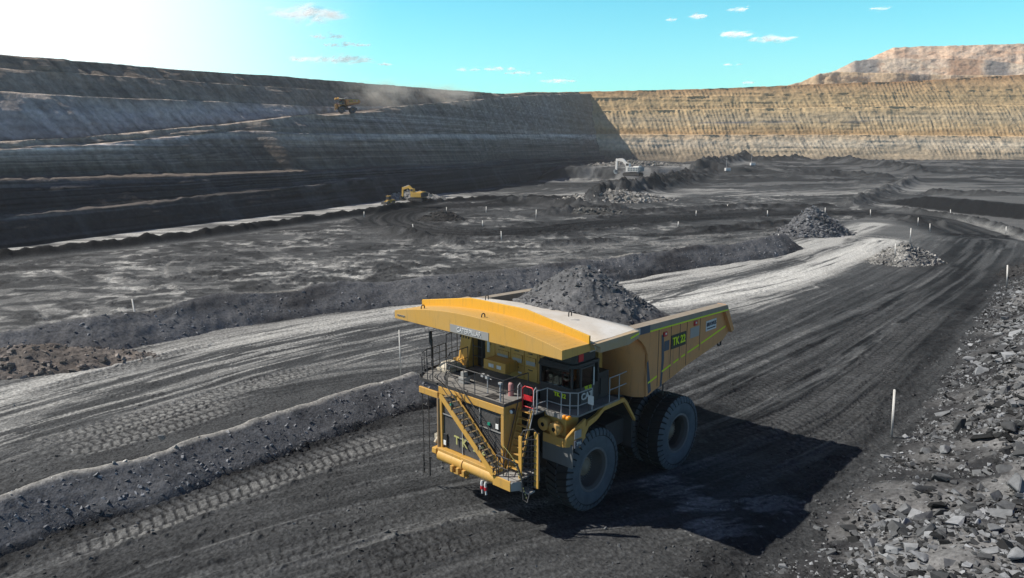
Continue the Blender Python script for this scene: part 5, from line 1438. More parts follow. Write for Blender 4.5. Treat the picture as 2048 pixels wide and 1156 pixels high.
        lettering('TK 22', .56, (-5.82, s * 4.94, 7.07), (-s, 0, 0), (0, 0, 1), M_HIVIS, pn, sx=.85, bold=.01)
        P = MB().box(-7.85, -6.95, s * 4.895 if s > 0 else -4.915, 4.915 if s > 0 else s * 4.895, 6.92, 7.46); pn = P.build('plate', M_GREYP, body)
        P = MB().box(-9.65, -8.55, s * 4.895 if s > 0 else -4.925, 4.925 if s > 0 else s * 4.895, 7.0, 7.55); pn = P.build('company_sign', M_WHITE, body)
        lettering('BRAVUS', .28, (-9.1, s * 4.935, 7.34), (-s, 0, 0), (0, 0, 1), M_BLUE, pn, bold=.006)
        lettering('MINING & RESOURCES', .085, (-9.1, s * 4.935, 7.12), (-s, 0, 0), (0, 0, 1), M_BLUE, pn)
        for x, z in ((-4.52, 7.62), (-7.42, 7.66)):
            l = MB().box(x - .16, x + .16, s * 4.895 if s > 0 else -4.96, 4.96 if s > 0 else s * 4.895, z - .12, z + .12); lo = l.build('marker_light', M_RED, body, .02)
            MB().lathe([(0, s * .015), (.06, s * .015), (.06, -s * .02)], (x, s * 4.965, z + .02), 'y', 12).build('lens', M_LAMP, lo)
        l = MB().tube([(-10.2, s * 4.7, 6.1), (-10.35, s * 4.75, 5.85), (-10.6, s * 4.75, 5.85), (-10.7, s * 4.7, 6.05)], .05); l.build('body_prop_eye', M_STEEL, body)
        l = MB().tube([(-5.0, s * 4.6, 5.2), (-5.05, s * 4.6, 4.3)], .035); l.build('rock_ejector', M_STEEL, body)
    # --- cab
    b = MB()
    b.prism([(1.42, 2.05, 5.1), (1.42, 3.75, 5.1), (1.22, 4.0, 5.1), (-.42, 4.0, 5.1), (-.42, 2.05, 5.1)], (0, 0, .92))           # lower body
    b.prism([(1.45, 2.05, 6.94), (1.45, 3.78, 6.94), (1.25, 4.03, 6.94), (-.45, 4.03, 6.94), (-.45, 2.05, 6.94)], (0, 0, .16))
    b.prism([(1.25, 2.15, 7.10), (1.25, 3.70, 7.10), (1.1, 3.9, 7.10), (-.3, 3.9, 7.10), (-.3, 2.15, 7.10)], (0, 0, .40))
    for p in ((1.40, 2.08), (1.32, 3.84), (.92, 3.97), (-.05, 3.97), (-.39, 3.97), (-.39, 2.08)):
        b.box(p[0] - .05, p[0] + .05, p[1] - .05, p[1] + .05, 6.0, 6.96)
    b.box(-.45, -.38, 2.05, 4.0, 6.0, 6.95); b.box(-.40, 1.35, 2.02, 2.07, 6.0, 6.95)
    cabo = b.build('cab', M_DARK, T, .03)
    MB().prism([(1.40, 2.12, 6.03), (1.40, 3.72, 6.03), (1.30, 3.84, 6.03), (1.27, 3.84, 6.03), (1.37, 3.70, 6.03), (1.37, 2.12, 6.03)], (0, 0, .91)).build('windscreen', M_GLASS, cabo)
    d = MB().box(-.05, .92, 4.003, 4.04, 5.14, 6.0); d.box(-.05, .02, 4.003, 4.04, 6.0, 6.92); d.box(.85, .92, 4.003, 4.04, 6.0, 6.92); d.box(.02, .85, 4.003, 4.04, 6.85, 6.92)
    dr = d.build('door', paint('door_grey', (.05, .055, .06), .45, dust=(.12, .12, .12), dusty=.4), cabo, .012)
    MB().box(.02, .85, 4.01, 4.03, 6.0, 6.85).build('window', M_GLASS, dr)
    MB().box(.0, .05, 4.045, 4.09, 5.95, 6.80).build('handle', M_WHITE, dr, .01)
    MB().box(.95, 1.2, 3.985, 4.0, 6.03, 6.92).build('window', M_GLASS, cabo)
    MB().prism([(1.46, 2.1, 6.80), (1.62, 2.1, 6.92), (1.5, 2.1, 7.06), (1.46, 2.1, 7.06)], (0, 1.7, 0)).build('sun_visor', M_DARK, cabo, .01)
    lettering('TK 22', .27, (1.435, 3.25, 5.62), (0, 1, 0), (0, 0, 1), M_HIVIS, cabo, bold=.006)
    lettering('TK 22', .2, (.42, 4.048, 5.93), (-1, 0, 0), (0, 0, 1), M_HIVIS, dr, bold=.006)
    lettering('CAT', .42, (.48, 4.048, 5.55), (-1, 0, 0), (0, 0, 1), M_WHITE, dr, bold=.012)
    MB().box(.62, .96, 3.905, 3.93, 7.18, 7.52).build('marker_panel', M_RED, cabo, .01)
    MB().box(-.1, .5, 2.7, 3.3, 5.6, 5.85).box(-.2, -.05, 2.7, 3.3, 5.8, 6.7).build('seat', M_BLACK, cabo, .05)
    b = MB().box(-1.3, -.5, 2.2, 3.95, 5.1, 6.35); b.box(-1.15, -.6, 3.955, 4.0, 5.3, 6.1); b.build('air_conditioner', M_DARK, T, .03)
    b = MB().box(1.05, 1.09, 4.56, 4.86, 5.45, 5.85); mr_ = b.build('notice_board', M_WHITE, T, .01)
    MB().tube([(1.0, 4.56, 5.1), (1.07, 4.6, 5.6)], .02).build('bracket', M_RAILD, mr_)
    for y in (4.05, 4.28):
        MB().lathe([(0, .10), (.09, .10), (.10, .0), (.10, -.1)], (2.08, y, 4.98), 'x', 14).build('indicator_light', M_AMBER, T)
    # --- filters, mudguard, flap
    b = MB()
    b.box(1.2, 2.12, 2.85, 4.05, 3.55, 3.98); b.box(1.0, 1.9, 2.75, 4.0, 3.98, 4.9)
    b.prism([(2.1, 4.05, 3.58), (2.1, 4.05, 4.0), (1.9, 4.45, 4.55), (1.2, 4.45, 4.8), (1.2, 4.45, 3.9), (1.6, 4.4, 3.62)], (0, .12, 0))
    fb = b.build('filter_housing', M_YEL, T, .025)
    for y, z in ((2.98, 4.42), (3.62, 4.34)):
        f = MB().lathe([(.10, .30), (.26, .30), (.30, .27), (.30, .0), (.27, -.03), (.27, -.6)], (2.0, y, z), 'x', 28)
        fo = f.build('air_filter', M_YEL, fb, label=None)
        MB().lathe([(0, .24), (.10, .24), (.10, .30)], (2.0, y, z), 'x', 20).build('inlet', M_BLACK, fo)
    MB().box(1.52, 1.98, 4.555, 4.575, 4.05, 4.42).build('plate', M_GREYP, fb)
    MB().box(1.45, 1.95, 4.50, 4.576, 3.62, 3.95).build('model_plate', M_BLUE, fb)
    lettering('796', .22, (1.7, 4.585, 3.79), (-1, 0, 0), (0, 0, 1), M_WHITE, fb, bold=.006)
    for s in (-1, 1):
        b = MB()
        path = [(1.55, 3.95), (.95, 4.62), (.35, 4.72), (-.2, 4.98), (-1.75, 5.0), (-2.0, 4.78), (-2.75, 3.72)]
        wd = [.42, .30, .24, .2, .2, .26, .16]
        lo = [(x, z - w) for (x, z), w in zip(path, wd)]
        b.prism([(x, s * 4.38, z) for x, z in path] + [(x + (.0), s * 4.38, z) for x, z in lo[::-1]], (0, s * .16, 0))
        b.build('mudguard', M_YEL, T, .015)
        b = MB(); pp = [(1.5, 4.0), (.9, 4.62), (-.2, 4.93), (-1.75, 4.95), (-2.7, 3.75)]
        for p, q in zip(pp[:-1], pp[1:]): b.add([(p[0], s * 2.6, p[1]), (p[0], s * 4.37, p[1]), (q[0], s * 4.37, q[1]), (q[0], s * 2.6, q[1])], [(0, 1, 2, 3)])
        b.box(-2.75, -2.70, s * 2.6 if s > 0 else -4.37, 4.37 if s > 0 else s * 2.6, 2.2, 3.76)
        b.build('wheel_arch', M_STEEL, T)
    mfl = paint('flap_grey', (.13, .14, .145), .8, dust=(.2, .2, .19), dusty=.5)
    MB().box(1.88, 1.92, 2.68, 4.42, 2.62, 3.70).build('mud_flap', mfl, T); MB().box(1.88, 1.92, -4.42, -2.68, 2.62, 4.2).build('mud_flap', mfl, T)
    b = MB().tube([(-2.72, 4.46, 3.72), (-2.9, 4.5, 2.4), (-2.85, 4.5, 1.6)], .016); b.build('whip_cable', M_RAILD, T)
    for s in (-1, 1): MB().bar((-1.9, s * 2.9, 4.4), (-1.75, s * 2.9, 8.2), .34, .3, up=(1, 0, 0)).build('canopy_support', M_YEL, T, .02)
    b = MB(); b.tube([(2.5, -4.25, 5.45), (2.5, -4.25, 7.05)], .06); b.box(2.42, 2.56, -4.40, -4.28, 6.75, 7.45); b.build('mirror', M_STEEL, T, .01)
    b = MB()
    b.tube([(3.1, .35, 5.45), (3.1, .35, 6.2)], .03); b.tube([(3.1, .1, 6.2), (3.1, .6, 6.15)], .02); b.box(3.05, 3.2, .0, .14, 6.18, 6.32); b.box(3.05, 3.2, .28, .42, 6.15, 6.30)
    b.build('work_light', M_RAILL, T)
    b = MB(); b.tube([(3.55, 1.6, 5.45), (3.55, 1.6, 6.3)], .04); b.box(3.5, 3.62, 1.52, 1.68, 6.25, 6.35); b.build('work_light', M_RAILL, T)
    b = MB().lathe([(0, .62), (.11, .6), (.13, .5), (.13, 0)], (2.6, 1.35, 5.45), 'z', 14); b.build('fire_extinguisher', paint('faded_red', (.45, .12, .12), .5, dust=(.4, .38, .36), dusty=.5), T)
    return T
TRUCK_YAW = radians(226.663)
truck = make_truck()
truck.location = (0.761, 34.46, 0.0); truck.rotation_euler = (0, 0, TRUCK_YAW)
tag(truck, 'big yellow mining haul truck loaded with grey rock in the foreground', 'haul truck', 'yellow haul trucks')
# ------------------------------------------------------------------ load of broken rock lying in the truck body
def make_load(label, seed=50):
    nx, ny = 150, 130
    x = np.linspace(-10.2, .2, nx); y = np.linspace(-4.6, 4.6, ny)
    X, Y = np.meshgrid(x, y, indexing='ij')
    r = np.sqrt(((X + 3.9) / 1.06) ** 2 + ((Y - .1) * 1.0) ** 2)
    Z = 10.62 - .63 * r + .05 * r * np.exp(-(r / 1.2) ** 2) - .10 * np.exp(-(r / .3) ** 2)
    edge = np.maximum(sstep(3.6, 4.6, np.abs(Y)), np.maximum(sstep(-8.8, -10.2, X), 0))
    fl = 8.02 - .9 * sstep(-5, -9.5, X)
    Z = np.maximum(Z, fl - .25)
    Z += .34 * (fbm(X / 1.1, Y / 1.1, 4, seed) - .5) + .22 * (fbm(X / .35, Y / .35, 4, seed + 1) - .5) + .5 * (fbm(X / 2.6, Y / 2.6, 3, seed + 2) - .5)
    top = sstep(.2, -1.2, X)
    Z = np.where(X > -1.6, np.minimum(Z, 8.98 + .1 * fbm(X / .3, Y / .3, 3, seed + 3) - .05 * (Y / 2) ** 2 - .42 * sstep(-1.2, .2, X)), Z)
    C = mixc((.05, .053, .058), (.17, .173, .18), fbm(X / 1.4, Y / 1.4, 5, seed + 4))
    o = grid_mesh('rock_load', X, Y, Z, [M_BERM], C)
    rng = np.random.default_rng(seed)
    k = 3000
    i = rng.integers(0, nx, k); j = rng.integers(0, ny, k)
    kp = (Z[i, j] > 8.3); i, j = i[kp], j[kp]; k = len(i)
    V, Fc, Cc = stamp(np.stack([X[i, j], Y[i, j], Z[i, j]], 1), .02 + .15 * rng.random(k) ** 4, rng, C[i, j] * rng.uniform(.7, 1.8, (k, 1)))
    join_into(o, V, Fc, Cc)
    return tag(o, label, 'load')
load = make_load('pointed heap of grey broken rock filling the body of the foreground truck')
load.location = truck.location; load.rotation_euler = truck.rotation_euler
# ------------------------------------------------------------------ driver in the cab
def make_driver():
    pts = dict(pel=(0, 0, .0), che=(.02, 0, .42), nec=(.03, 0, .56), hea=(.05, 0, .72), top=(.05, 0, .80),
               ls=(.02, .2, .48), le=(.18, .27, .24), lh=(.42, .16, .30), rs=(.02, -.2, .48), re=(.18, -.27, .24), rh=(.42, -.16, .30),
               lk=(.48, .12, .02), la=(.52, .12, -.42), lf=(.66, .12, -.44), rk=(.48, -.12, .02), ra=(.52, -.12, -.42), rf=(.66, -.12, -.44))
    ed = [('pel', 'che'), ('che', 'nec'), ('nec', 'hea'), ('hea', 'top'), ('che', 'ls'), ('ls', 'le'), ('le', 'lh'), ('che', 'rs'), ('rs', 're'), ('re', 'rh'), ('pel', 'lk'), ('lk', 'la'), ('la', 'lf'), ('pel', 'rk'), ('rk', 'ra'), ('ra', 'rf')]
    rad = dict(pel=.16, che=.17, nec=.06, hea=.105, top=.09, ls=.085, le=.055, lh=.04, rs=.085, re=.055, rh=.04, lk=.085, la=.055, lf=.05, rk=.085, ra=.055, rf=.05)
    names = list(pts)
    me = bpy.data.meshes.new('person')
    me.from_pydata([pts[k] for k in names], [(names.index(a), names.index(b)) for a, b in ed], [])
    o = bpy.data.objects.new('person', me); COL.objects.link(o)
    sk = o.modifiers.new('skin', 'SKIN'); sub = o.modifiers.new('sub', 'SUBSURF'); sub.levels = sub.render_levels = 2
    for i, k in enumerate(names):
        sv = me.skin_vertices[0].data[i]; sv.radius = (rad[k], rad[k]); sv.use_root = (k == 'pel')
    me.materials.append(paint('orange_work_shirt', (.60, .13, .02), .8))
    h = MB().lathe([(.135, 0), (.13, .06), (.09, .13), (0, .155)], (.05, 0, .755), 'z', 20).lathe([(.165, 0), (.165, .012), (.13, .02)], (.06, 0, .755), 'z', 20)
    hh = h.build('helmet', M_WHITE, o)
    fa = MB().lathe([(0, -.11), (.07, -.09), (.095, 0), (.07, .08), (0, .10)], (.075, 0, .69), 'z', 16); fa.box(.165, .19, -.012, .012, .66, .70)
    fa.build('face', paint('skin', (.45, .26, .18), .6), o)
    for s in (-1, 1):
        g = MB()
        for k in range(4): g.tube([(.42, s * (.14 + .02 * k), .31), (.47, s * (.14 + .02 * k), .315), (.49, s * (.14 + .02 * k), .28)], .011, 6)
        g.tube([(.42, s * .13, .30), (.45, s * .10, .32)], .012, 6)
        g.build('hand', bpy.data.materials['skin'], o)
    tag(o, 'driver in an orange shirt and white helmet seated in the truck cab', 'person')
    return o
drv = make_driver()
drv.matrix_world = truck.matrix_basis @ Matrix.Translation((.12, 3.05, 5.98))
wheel_ = MB().tube([(.62 + .07 * sin(2 * pi * k / 20), 3.05 + .2 * cos(2 * pi * k / 20), 6.28 + .17 * sin(2 * pi * k / 20)) for k in range(20)], .018, 6, closed=True)
wheel_.bar((.62, 3.05, 6.28), (.95, 3.05, 5.9), .05, .05)
wheel_.build('steering_wheel', M_BLACK, truck)

# ------------------------------------------------------------------ second haul truck on the ramp
def ramp_point(u, f=.5):
    n, F, rows = LEFT['n'], LEFT['F'], LEFT['rows']
    off = rows[9][0] * (1 - f) + rows[10][0] * f; z = rows[9][1] * (1 - f) + rows[10][1] * f
    P = F + n * off[:, None]
    i = int(np.argmin(np.abs(ucol(P[:, 0], P[:, 1], z) - u)))
    return Vector((P[i, 0], P[i, 1], z[i]))
p = ramp_point(684, .2)
t2 = copy_tree(truck)
t2.location = p + Vector((0, 0, .25)); t2.rotation_euler = (0, 0, math.atan2(-.30, -.95)); t2.scale = (.54,) * 3
tag(t2, 'small distant yellow haul truck driving down the ramp on the left pit wall', 'haul truck')
l2 = load.copy(); COL.objects.link(l2); l2.location = t2.location; l2.rotation_euler = t2.rotation_euler; l2.scale = (.54, .54, .53)
tag(l2, 'load of dirt in the distant truck on the ramp', 'load')

# ------------------------------------------------------------------ excavators
def make_excavator(name, paintm, dark, louver, k, label, boom_pts, stick_pts, bucket_rot, glass_side=1):
    """size 1 is a big hydraulic machine; +x is the digging direction"""
    T = empty(name)
    for s in (-1, 1):
        b = MB(); n = 20; L = 4.0
        pts = []
        for i in range(n + 1): pts.append((L + .95 * sin(pi * i / n), .95 + .95 * cos(pi * i / n)))
        for i in range(n + 1): pts.append((-L - .95 * sin(pi * i / n), .95 - .95 * cos(pi * i / n)))
        b.prism([(x, s * 2.6 - .55, z) for x, z in pts], (0, 1.1, 0))
        for i in range(26): b.box(-L + i * .31, -L + i * .31 + .14, s * 2.6 - .62, s * 2.6 + .62, 1.88, 1.96)
        tr = b.build('track', dark, T)
        w = MB()
        for i in range(6): w.lathe([(0, .60), (.45, .60), (.45, -.60), (0, -.60)], (-3.2 + i * 1.28, s * 2.6, .62), 'y', 14)
        w.build('roller', dark, tr)
    MB().lathe([(1.7, 0), (1.7, .7)], (0, 0, 1.6), 'z', 24).box(-2.2, 2.2, -2.1, 2.1, .9, 1.6).build('undercarriage', dark, T)
    b = MB().box(-4.2, 3.2, -2.9, 2.9, 2.3, 5.0); b.box(-3.8, -.5, -2.6, 1.2, 5.0, 5.5)
    h = b.build('house', paintm, T, .1)
    b = MB().prism([(-4.2, -2.9, 2.5), (-5.6, -2.5, 2.8), (-5.6, 2.5, 2.8), (-4.2, 2.9, 2.5)], (0, 0, 2.3)); b.build('counterweight', louver, T, .1)
    for s in (-1, 1):
        b = MB()
        for i in range(4):
            x0 = -3.9 + i * 1.55
            for z0 in (2.7, 3.85): b.box(x0, x0 + 1.25, s * 2.9 if s > 0 else -2.96, 2.96 if s > 0 else s * 2.9, z0, z0 + .95)
        b.build('louvre_panel', louver if name != 'excavator' else paintm, h)
    b = MB().box(1.2, 3.4, .9, 2.9, 5.0, 7.2); c = b.build('cab', paintm, T, .12)
    MB().box(3.4, 3.44, 1.1, 2.7, 5.6, 7.0).box(1.5, 3.2, 2.9, 2.94, 5.7, 7.0).box(1.5, 3.2, .86, .9, 5.7, 7.0).build('window', M_DARK, c)
    b = MB(); bp = [Vector(p) for p in boom_pts]
    secs = []
    wd = [1.0, 1.55, 1.75, 1.3, .8]
    for i, p in enumerate(bp):
        a = bp[max(i - 1, 0)]; q = bp[min(i + 1, len(bp) - 1)]; d = (q - a).normalized(); u = Vector((-d.z, 0, d.x))
        if u.z < 0: u = -u
        w = wd[i] / 2
        secs.append([tuple(p + u * w + Vector((0, .5, 0))), tuple(p + u * w - Vector((0, .5, 0))), tuple(p - u * w - Vector((0, .5, 0))), tuple(p - u * w + Vector((0, .5, 0)))])
    b.loft(secs, smooth=False); b.build('boom', paintm, T, .05)
    b = MB(); s0, s1 = Vector(stick_pts[0]), Vector(stick_pts[1])
    b.bar(s0 + (s0 - s1).normalized() * 1.2, s1, .8, 1.1, up=(1, 0, 0)); b.build('stick', paintm, T, .05)
    MB().tube([bp[0] + Vector((.8, 0, -.7)), bp[2] + Vector((0, 0, -.6))], .24, 10).build('hydraulic_cylinder', M_RAILL, T)
    MB().tube([bp[2] + Vector((.2, 0, .95)), s0 + (s0 - s1).normalized() * 1.0], .2, 10).build('hydraulic_cylinder', M_RAILL, T)
    b = MB(); R = Matrix.Rotation(bucket_rot, 3, 'Y')
    prof = [(0, .4), (.9, .3), (1.3, -.6), (1.0, -1.9), (.1, -2.4), (-.9, -2.2), (-1.2, -1.9), (-.2, -1.6), (.3, -1.0), (.1, -.2)]
    b.prism([tuple(s1 + R @ Vector((x, -1.5, z))) for x, z in prof], (0, 3.0, 0)); bk = b.build('bucket', louver, T, .04)
    b = MB()
    for i in range(5): b.bar(s1 + R @ Vector((-1.1, -1.3 + i * .65, -2.0)), s1 + R @ Vector((-1.6, -1.3 + i * .65, -1.85)), .2, .2)
    b.build('tooth', dark, bk)
    T.scale = (k, k, k)
    return tag(T, label, 'excavator')
M_SHOVEL = paint('shovel_white', (.82, .82, .79), .6, dust=(.6, .59, .55), dusty=.3)
M_SHGREY = paint('shovel_grey', (.20, .25, .28), .6, dust=(.3, .3, .3), dusty=.4)
M_EXY = paint('excavator_yellow', (.66, .40, .03), .5, dust=DUST, dusty=.4)
ex1 = make_excavator('mining_shovel', M_SHOVEL, M_STEEL, M_SHGREY, .90, 'large white mining shovel digging at the foot of the rubble bench', [(2.6, 0, 4.2), (4.2, 0, 6.6), (6.2, 0, 8.6), (8.6, 0, 8.9), (10.2, 0, 8.3)], [(10.2, 0, 8.3), (10.4, 0, 3.2)], .2)
p = Vector((*at(1262, 353, 1.5), 1.5)); p = atd(1266, 352, 372.0)
ex1.location = (p.x, 372.0, p.z); ex1.rotation_euler = (0, 0, radians(146))
ex2 = make_excavator('excavator', M_EXY, M_STEEL, M_STEEL, .48, 'yellow excavator with raised bent boom at the foot of the dark coal wall', [(2.2, 0, 4.2), (3.8, 0, 6.2), (6.0, 0, 8.1), (8.6, 0, 7.4), (10.6, 0, 6.6)], [(10.6, 0, 6.6), (10.9, 0, 2.2)], .3)
p = atd(836, 402, 206.0)
ex2.location = p; ex2.rotation_euler = (0, 0, radians(152))
for o in ex1.children: pass

def make_loader():
    T = empty('wheel_loader')
    b = MB().box(-2.6, 0, -1.0, 1.0, .8, 1.9); b.box(-2.9, -2.5, -.9, .9, .9, 1.6); b.box(0, 1.0, -.7, .7, .8, 1.5); b.build('body', M_EXY, T, .08)
    b = MB().box(-.9, .5, -.75, .75, 1.9, 3.2); c = b.build('cab', M_DARK, T, .06); MB().box(-1.0, .6, -.85, .85, 3.2, 3.32).build('roof', M_EXY, c, .03)
    for x in (-1.7, 1.2):
        for y in (-1.1, 1.1):
            w = empty('wheel'); w.parent = T
            MB().lathe([(.35, -.28), (.62, -.3), (.75, -.22), (.75, .22), (.62, .3), (.35, .28)], (x, y, .75), 'y', 28, closed=True).build('tyre', M_RUB, w)
            MB().lathe([(0, -.2), (.36, -.2), (.36, .2), (0, .2)], (x, y, .75), 'y', 20).build('rim', M_EXY, w)
    b = MB().bar((.6, .6, 1.4), (2.4, .6, .7), .2, .3).bar((.6, -.6, 1.4), (2.4, -.6, .7), .2, .3); b.build('lift_arm', M_EXY, T)
    MB().prism([(2.3, -1.35, .2), (3.3, -1.35, .15), (2.6, -1.35, .3), (2.45, -1.35, 1.2), (2.3, -1.35, 1.2)], (0, 2.7, 0)).build('bucket', M_STEEL, T, .02)
    return tag(T, 'small yellow wheel loader parked left of the yellow excavator', 'loader')
ld = make_loader(); p = atd(777, 409, 205.0); ld.location = p; ld.rotation_euler = (0, 0, radians(232)); ld.scale = (.72,) * 3

def make_light_tower(u, v, Y, k, rz, label):
    T = empty('lighting_tower')
    b = MB().box(-1.5, 1.5, -.8, .8, .7, 2.2); b.build('cabinet', M_WHITE, T, .08)
    b = MB().box(-1.9, 1.9, -.6, .6, .5, .7); b.bar((1.9, 0, .6), (3.0, 0, .5), .12, .12); b.build('chassis', M_STEEL, T)
    for y in (-.8, .8):
        MB().lathe([(0, -.12), (.38, -.14), (.42, 0), (.38, .14), (0, .12)], (0, y, .42), 'y', 20).build('wheel', M_RUB, T)
    m = MB().tube([(-.9, 0, 2.2), (-.9, 0, 6.0)], .09).tube([(-.9, 0, 6.0), (-.9, 0, 7.6)], .06); m.build('mast', M_RAILL, T)
    for y in (-.5, .5): MB().box(-1.02, -.8, y - .25, y + .25, 7.3, 7.65).build('lamp', M_GREYP, T, .03)
    p = atd(u, v, Y); T.location = p; T.rotation_euler = (0, 0, rz); T.scale = (k,) * 3
    tag(T, label, 'lighting tower', 'white lighting towers')
make_light_tower(1455, 344, 385.0, .95, .3, 'white lighting tower on the rubble ridge right of the white shovel')
make_light_tower(1505, 333, 455.0, 1.0, .2, 'farther white lighting tower near the foot of the tan wall')
# ------------------------------------------------------------------ dust behind the distant truck
def volume_mat(name, dens, color, scale, lo, hi, aniso=0.3):
    m = bpy.data.materials.new(name); m.use_nodes = True; n = m.node_tree
    n.nodes.remove(n.nodes['Principled BSDF'])
    v = N(n, 'ShaderNodeVolumePrincipled'); v.inputs['Color'].default_value = (*color, 1); v.inputs['Anisotropy'].default_value = aniso
    tcn = N(n, 'ShaderNodeTexCoord'); no = N(n, 'ShaderNodeTexNoise'); no.inputs['Scale'].default_value = scale; no.inputs['Detail'].default_value = 4
    n.links.new(tcn.outputs['Object'], no.inputs['Vector'])
    ln = N(n, 'ShaderNodeVectorMath', operation='LENGTH'); n.links.new(tcn.outputs['Object'], ln.inputs[0])
    mp = N(n, 'ShaderNodeMapRange', interpolation_type='SMOOTHSTEP'); mp.inputs['From Min'].default_value = lo; mp.inputs['From Max'].default_value = hi
    n.links.new(no.outputs['Fac'], mp.inputs['Value'])
    fo = N(n, 'ShaderNodeMapRange', interpolation_type='SMOOTHSTEP'); fo.inputs['From Min'].default_value = 1.0; fo.inputs['From Max'].default_value = 0.2
    n.links.new(ln.outputs['Value'], fo.inputs['Value'])
    mu = N(n, 'ShaderNodeMath', operation='MULTIPLY'); n.links.new(mp.outputs[0], mu.inputs[0]); n.links.new(fo.outputs[0], mu.inputs[1])
    m2 = N(n, 'ShaderNodeMath', operation='MULTIPLY'); n.links.new(mu.outputs[0], m2.inputs[0]); m2.inputs[1].default_value = dens
    n.links.new(m2.outputs[0], v.inputs['Density']); n.links.new(v.outputs[0], n.nodes['Material Output'].inputs['Volume'])
    return m
M_PLUME = volume_mat('dust_volume', .055, (.95, .91, .83), 2.2, .38, .7)
def plume(u, v, f, sc, rz, label):
    p = ramp_point(u, f)
    bm = bmesh.new(); bmesh.ops.create_icosphere(bm, subdivisions=3, radius=1.0)
    me = bpy.data.meshes.new('dust_plume'); bm.to_mesh(me); bm.free(); me.materials.append(M_PLUME)
    o = bpy.data.objects.new('dust_plume', me); COL.objects.link(o)
    o.location = p + Vector((0, 0, v)); o.scale = sc; o.rotation_euler = (0, 0, rz)
    return tag(o, label, 'dust', kind='stuff')
plume(760, 6.0, .5, (17, 22, 9), -.5, 'tan dust hanging over the ramp behind the distant truck')
plume(880, 4.0, .6, (20, 30, 7), -.5, 'thin dust drifting along the ramp above the dark wall')

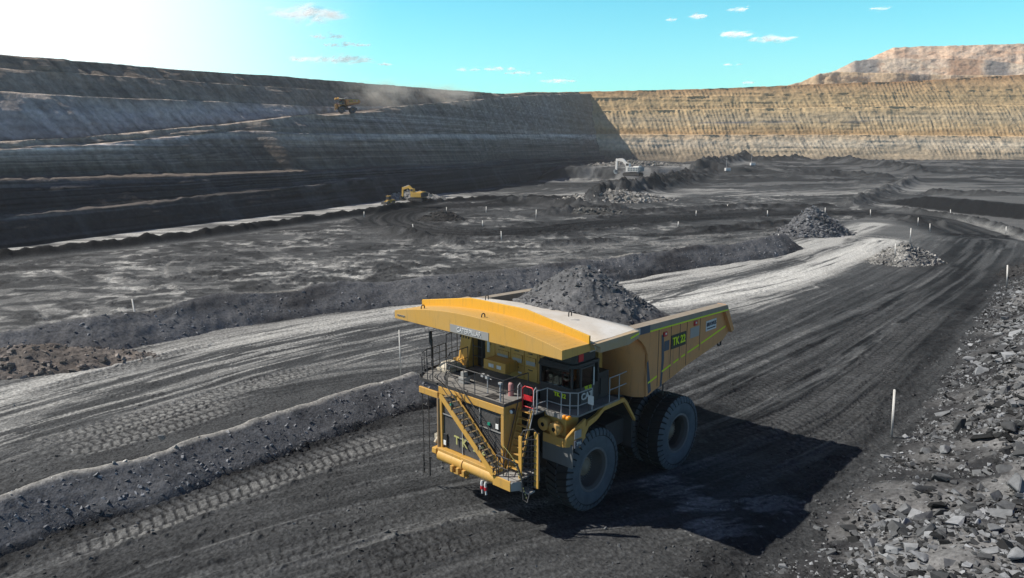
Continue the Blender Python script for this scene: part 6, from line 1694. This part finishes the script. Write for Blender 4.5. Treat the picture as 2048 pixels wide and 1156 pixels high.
# ------------------------------------------------------------------ small fair-weather clouds, far off
def cloud_mat():
    m, n, b = new_mat('cloud_vapour')
    n.nodes.remove(b)
    df = N(n, 'ShaderNodeBsdfDiffuse'); df.inputs[0].default_value = (.98, .98, .98, 1)
    tr = N(n, 'ShaderNodeBsdfTransparent')
    at_ = N(n, 'ShaderNodeAttribute', attribute_name='thick')
    m2 = N(n, 'ShaderNodeMixShader'); n.links.new(at_.outputs['Fac'], m2.inputs[0]); n.links.new(tr.outputs[0], m2.inputs[1]); n.links.new(df.outputs[0], m2.inputs[2])
    n.links.new(m2.outputs[0], n.nodes['Material Output'].inputs[0])
    return m
M_CLOUD = cloud_mat()
def cloud(u, v, w, h, seed, label, D=6000.0):
    """a loose swarm of thin drifting shreds of vapour filling a flat volume; each fades out towards its rim"""
    rng = np.random.default_rng(seed)
    c = np.array(atd(u, v, D)); k = D / FPX
    nrm = (np.array(SUN_DIR) - c / np.linalg.norm(c)); nrm /= np.linalg.norm(nrm)
    V, Fc, T = [], [], []
    n = int(40 + w * 1.1)
    ridge = rng.random(64)
    for i in range(n):
        f = rng.uniform(-1, 1); e = math.sqrt(max(.04, 1 - abs(f) ** 1.6))
        clump = float(vnoise(np.array([f * w / 22 + seed]), np.array([0.5]), seed)[0])
        if clump < .22: continue
        p = c + np.array((f * w * .5, rng.normal(0, h * .8), (rng.normal(0, .20) + .25 * (clump - .5)) * h * e)) * k
        nn = nrm + rng.normal(0, .18, 3); nn /= np.linalg.norm(nn)
        a = np.cross(nn, (0, 0, 1.0)); a /= np.linalg.norm(a); b = np.cross(a, nn)
        ra = h * k * rng.uniform(.35, 1.15); rb = h * k * rng.uniform(.16, .34) * (.6 + e * .6)
        base = len(V); V.append(p); T.append(rng.uniform(.16, .42) * (clump + .25))
        m = 10
        for q in range(m):
            t = 2 * pi * q / m; rr = rng.uniform(.7, 1.25)
            V.append(p + a * ra * rr * cos(t) + b * rb * rr * sin(t)); T.append(0.0)
        Fc += [(base, base + 1 + q, base + 1 + (q + 1) % m) for q in range(m)]
    me = bpy.data.meshes.new('cloud'); me.from_pydata([tuple(x - c) for x in V], [], Fc)
    at_ = me.attributes.new('thick', 'FLOAT', 'POINT'); at_.data.foreach_set('value', np.array(T, np.float32))
    me.materials.append(M_CLOUD)
    o = bpy.data.objects.new('cloud', me); COL.objects.link(o)
    o.location = c
    return tag(o, label, 'cloud', 'small white clouds')
for i, a in enumerate([
        (612, 28, 130, 26, 'widest wispy cloud near the top, left of the picture centre'),
        (655, 73, 60, 10, 'faint streak of cloud under the widest cloud'),
        (692, 90, 90, 9, 'thin cloud streak between the widest cloud and the long white bank'),
        (665, 119, 150, 16, 'long pale cloud bank low over the left pit wall'),
        (770, 129, 24, 6, 'tiny cloud puff just right of the long pale bank'),
        (936, 139, 44, 7, 'leftmost of the row of little clouds above the pit corner'),
        (1000, 138, 58, 8, 'middle streak in the row of little clouds above the pit corner'),
        (1046, 146, 70, 7, 'thin tail of the cloud row above the pit corner'),
        (1115, 162, 68, 8, 'low flat cloud just over the pit corner'),
        (1471, 69, 56, 13, 'left half of the cloud pair high over the tan wall'),
        (1542, 78, 76, 13, 'right half of the cloud pair high over the tan wall'),
        (1396, 33, 30, 9, 'small cloud puff near the top above the tan wall'),
        (1475, 19, 34, 8, 'small cloud at the top edge above the cloud pair'),
        (1343, 39, 18, 5, 'tiniest puff near the top, left of the small cloud'),
        (1466, 129, 34, 6, 'small dim cloud halfway down to the tan wall'),
        (1497, 165, 22, 6, 'tiny cloud touching the rim of the tan wall'),
        (1760, 17, 36, 6, 'faint lone cloud above the spoil dump')]):
    cloud(a[0], a[1], a[2], a[3], 60 + i, a[4])

# ------------------------------------------------------------------ thin dusty air over the pit
def build_haze():
    m = bpy.data.materials.new('dusty_air'); m.use_nodes = True; n = m.node_tree
    n.nodes.remove(n.nodes['Principled BSDF'])
    v = N(n, 'ShaderNodeVolumePrincipled'); v.inputs['Color'].default_value = (.93, .95, .97, 1)
    v.inputs['Density'].default_value = 0.00015; v.inputs['Anisotropy'].default_value = 0.2
    n.links.new(v.outputs[0], n.nodes['Material Output'].inputs['Volume'])
    b = MB().box(-760, 1700, -160, 1560, -12, 182)
    o = b.build('haze', m)
    o.display_type = 'WIRE'
    tag(o, 'thin pale dusty air hanging in the whole pit', 'haze', kind='stuff')
build_haze()
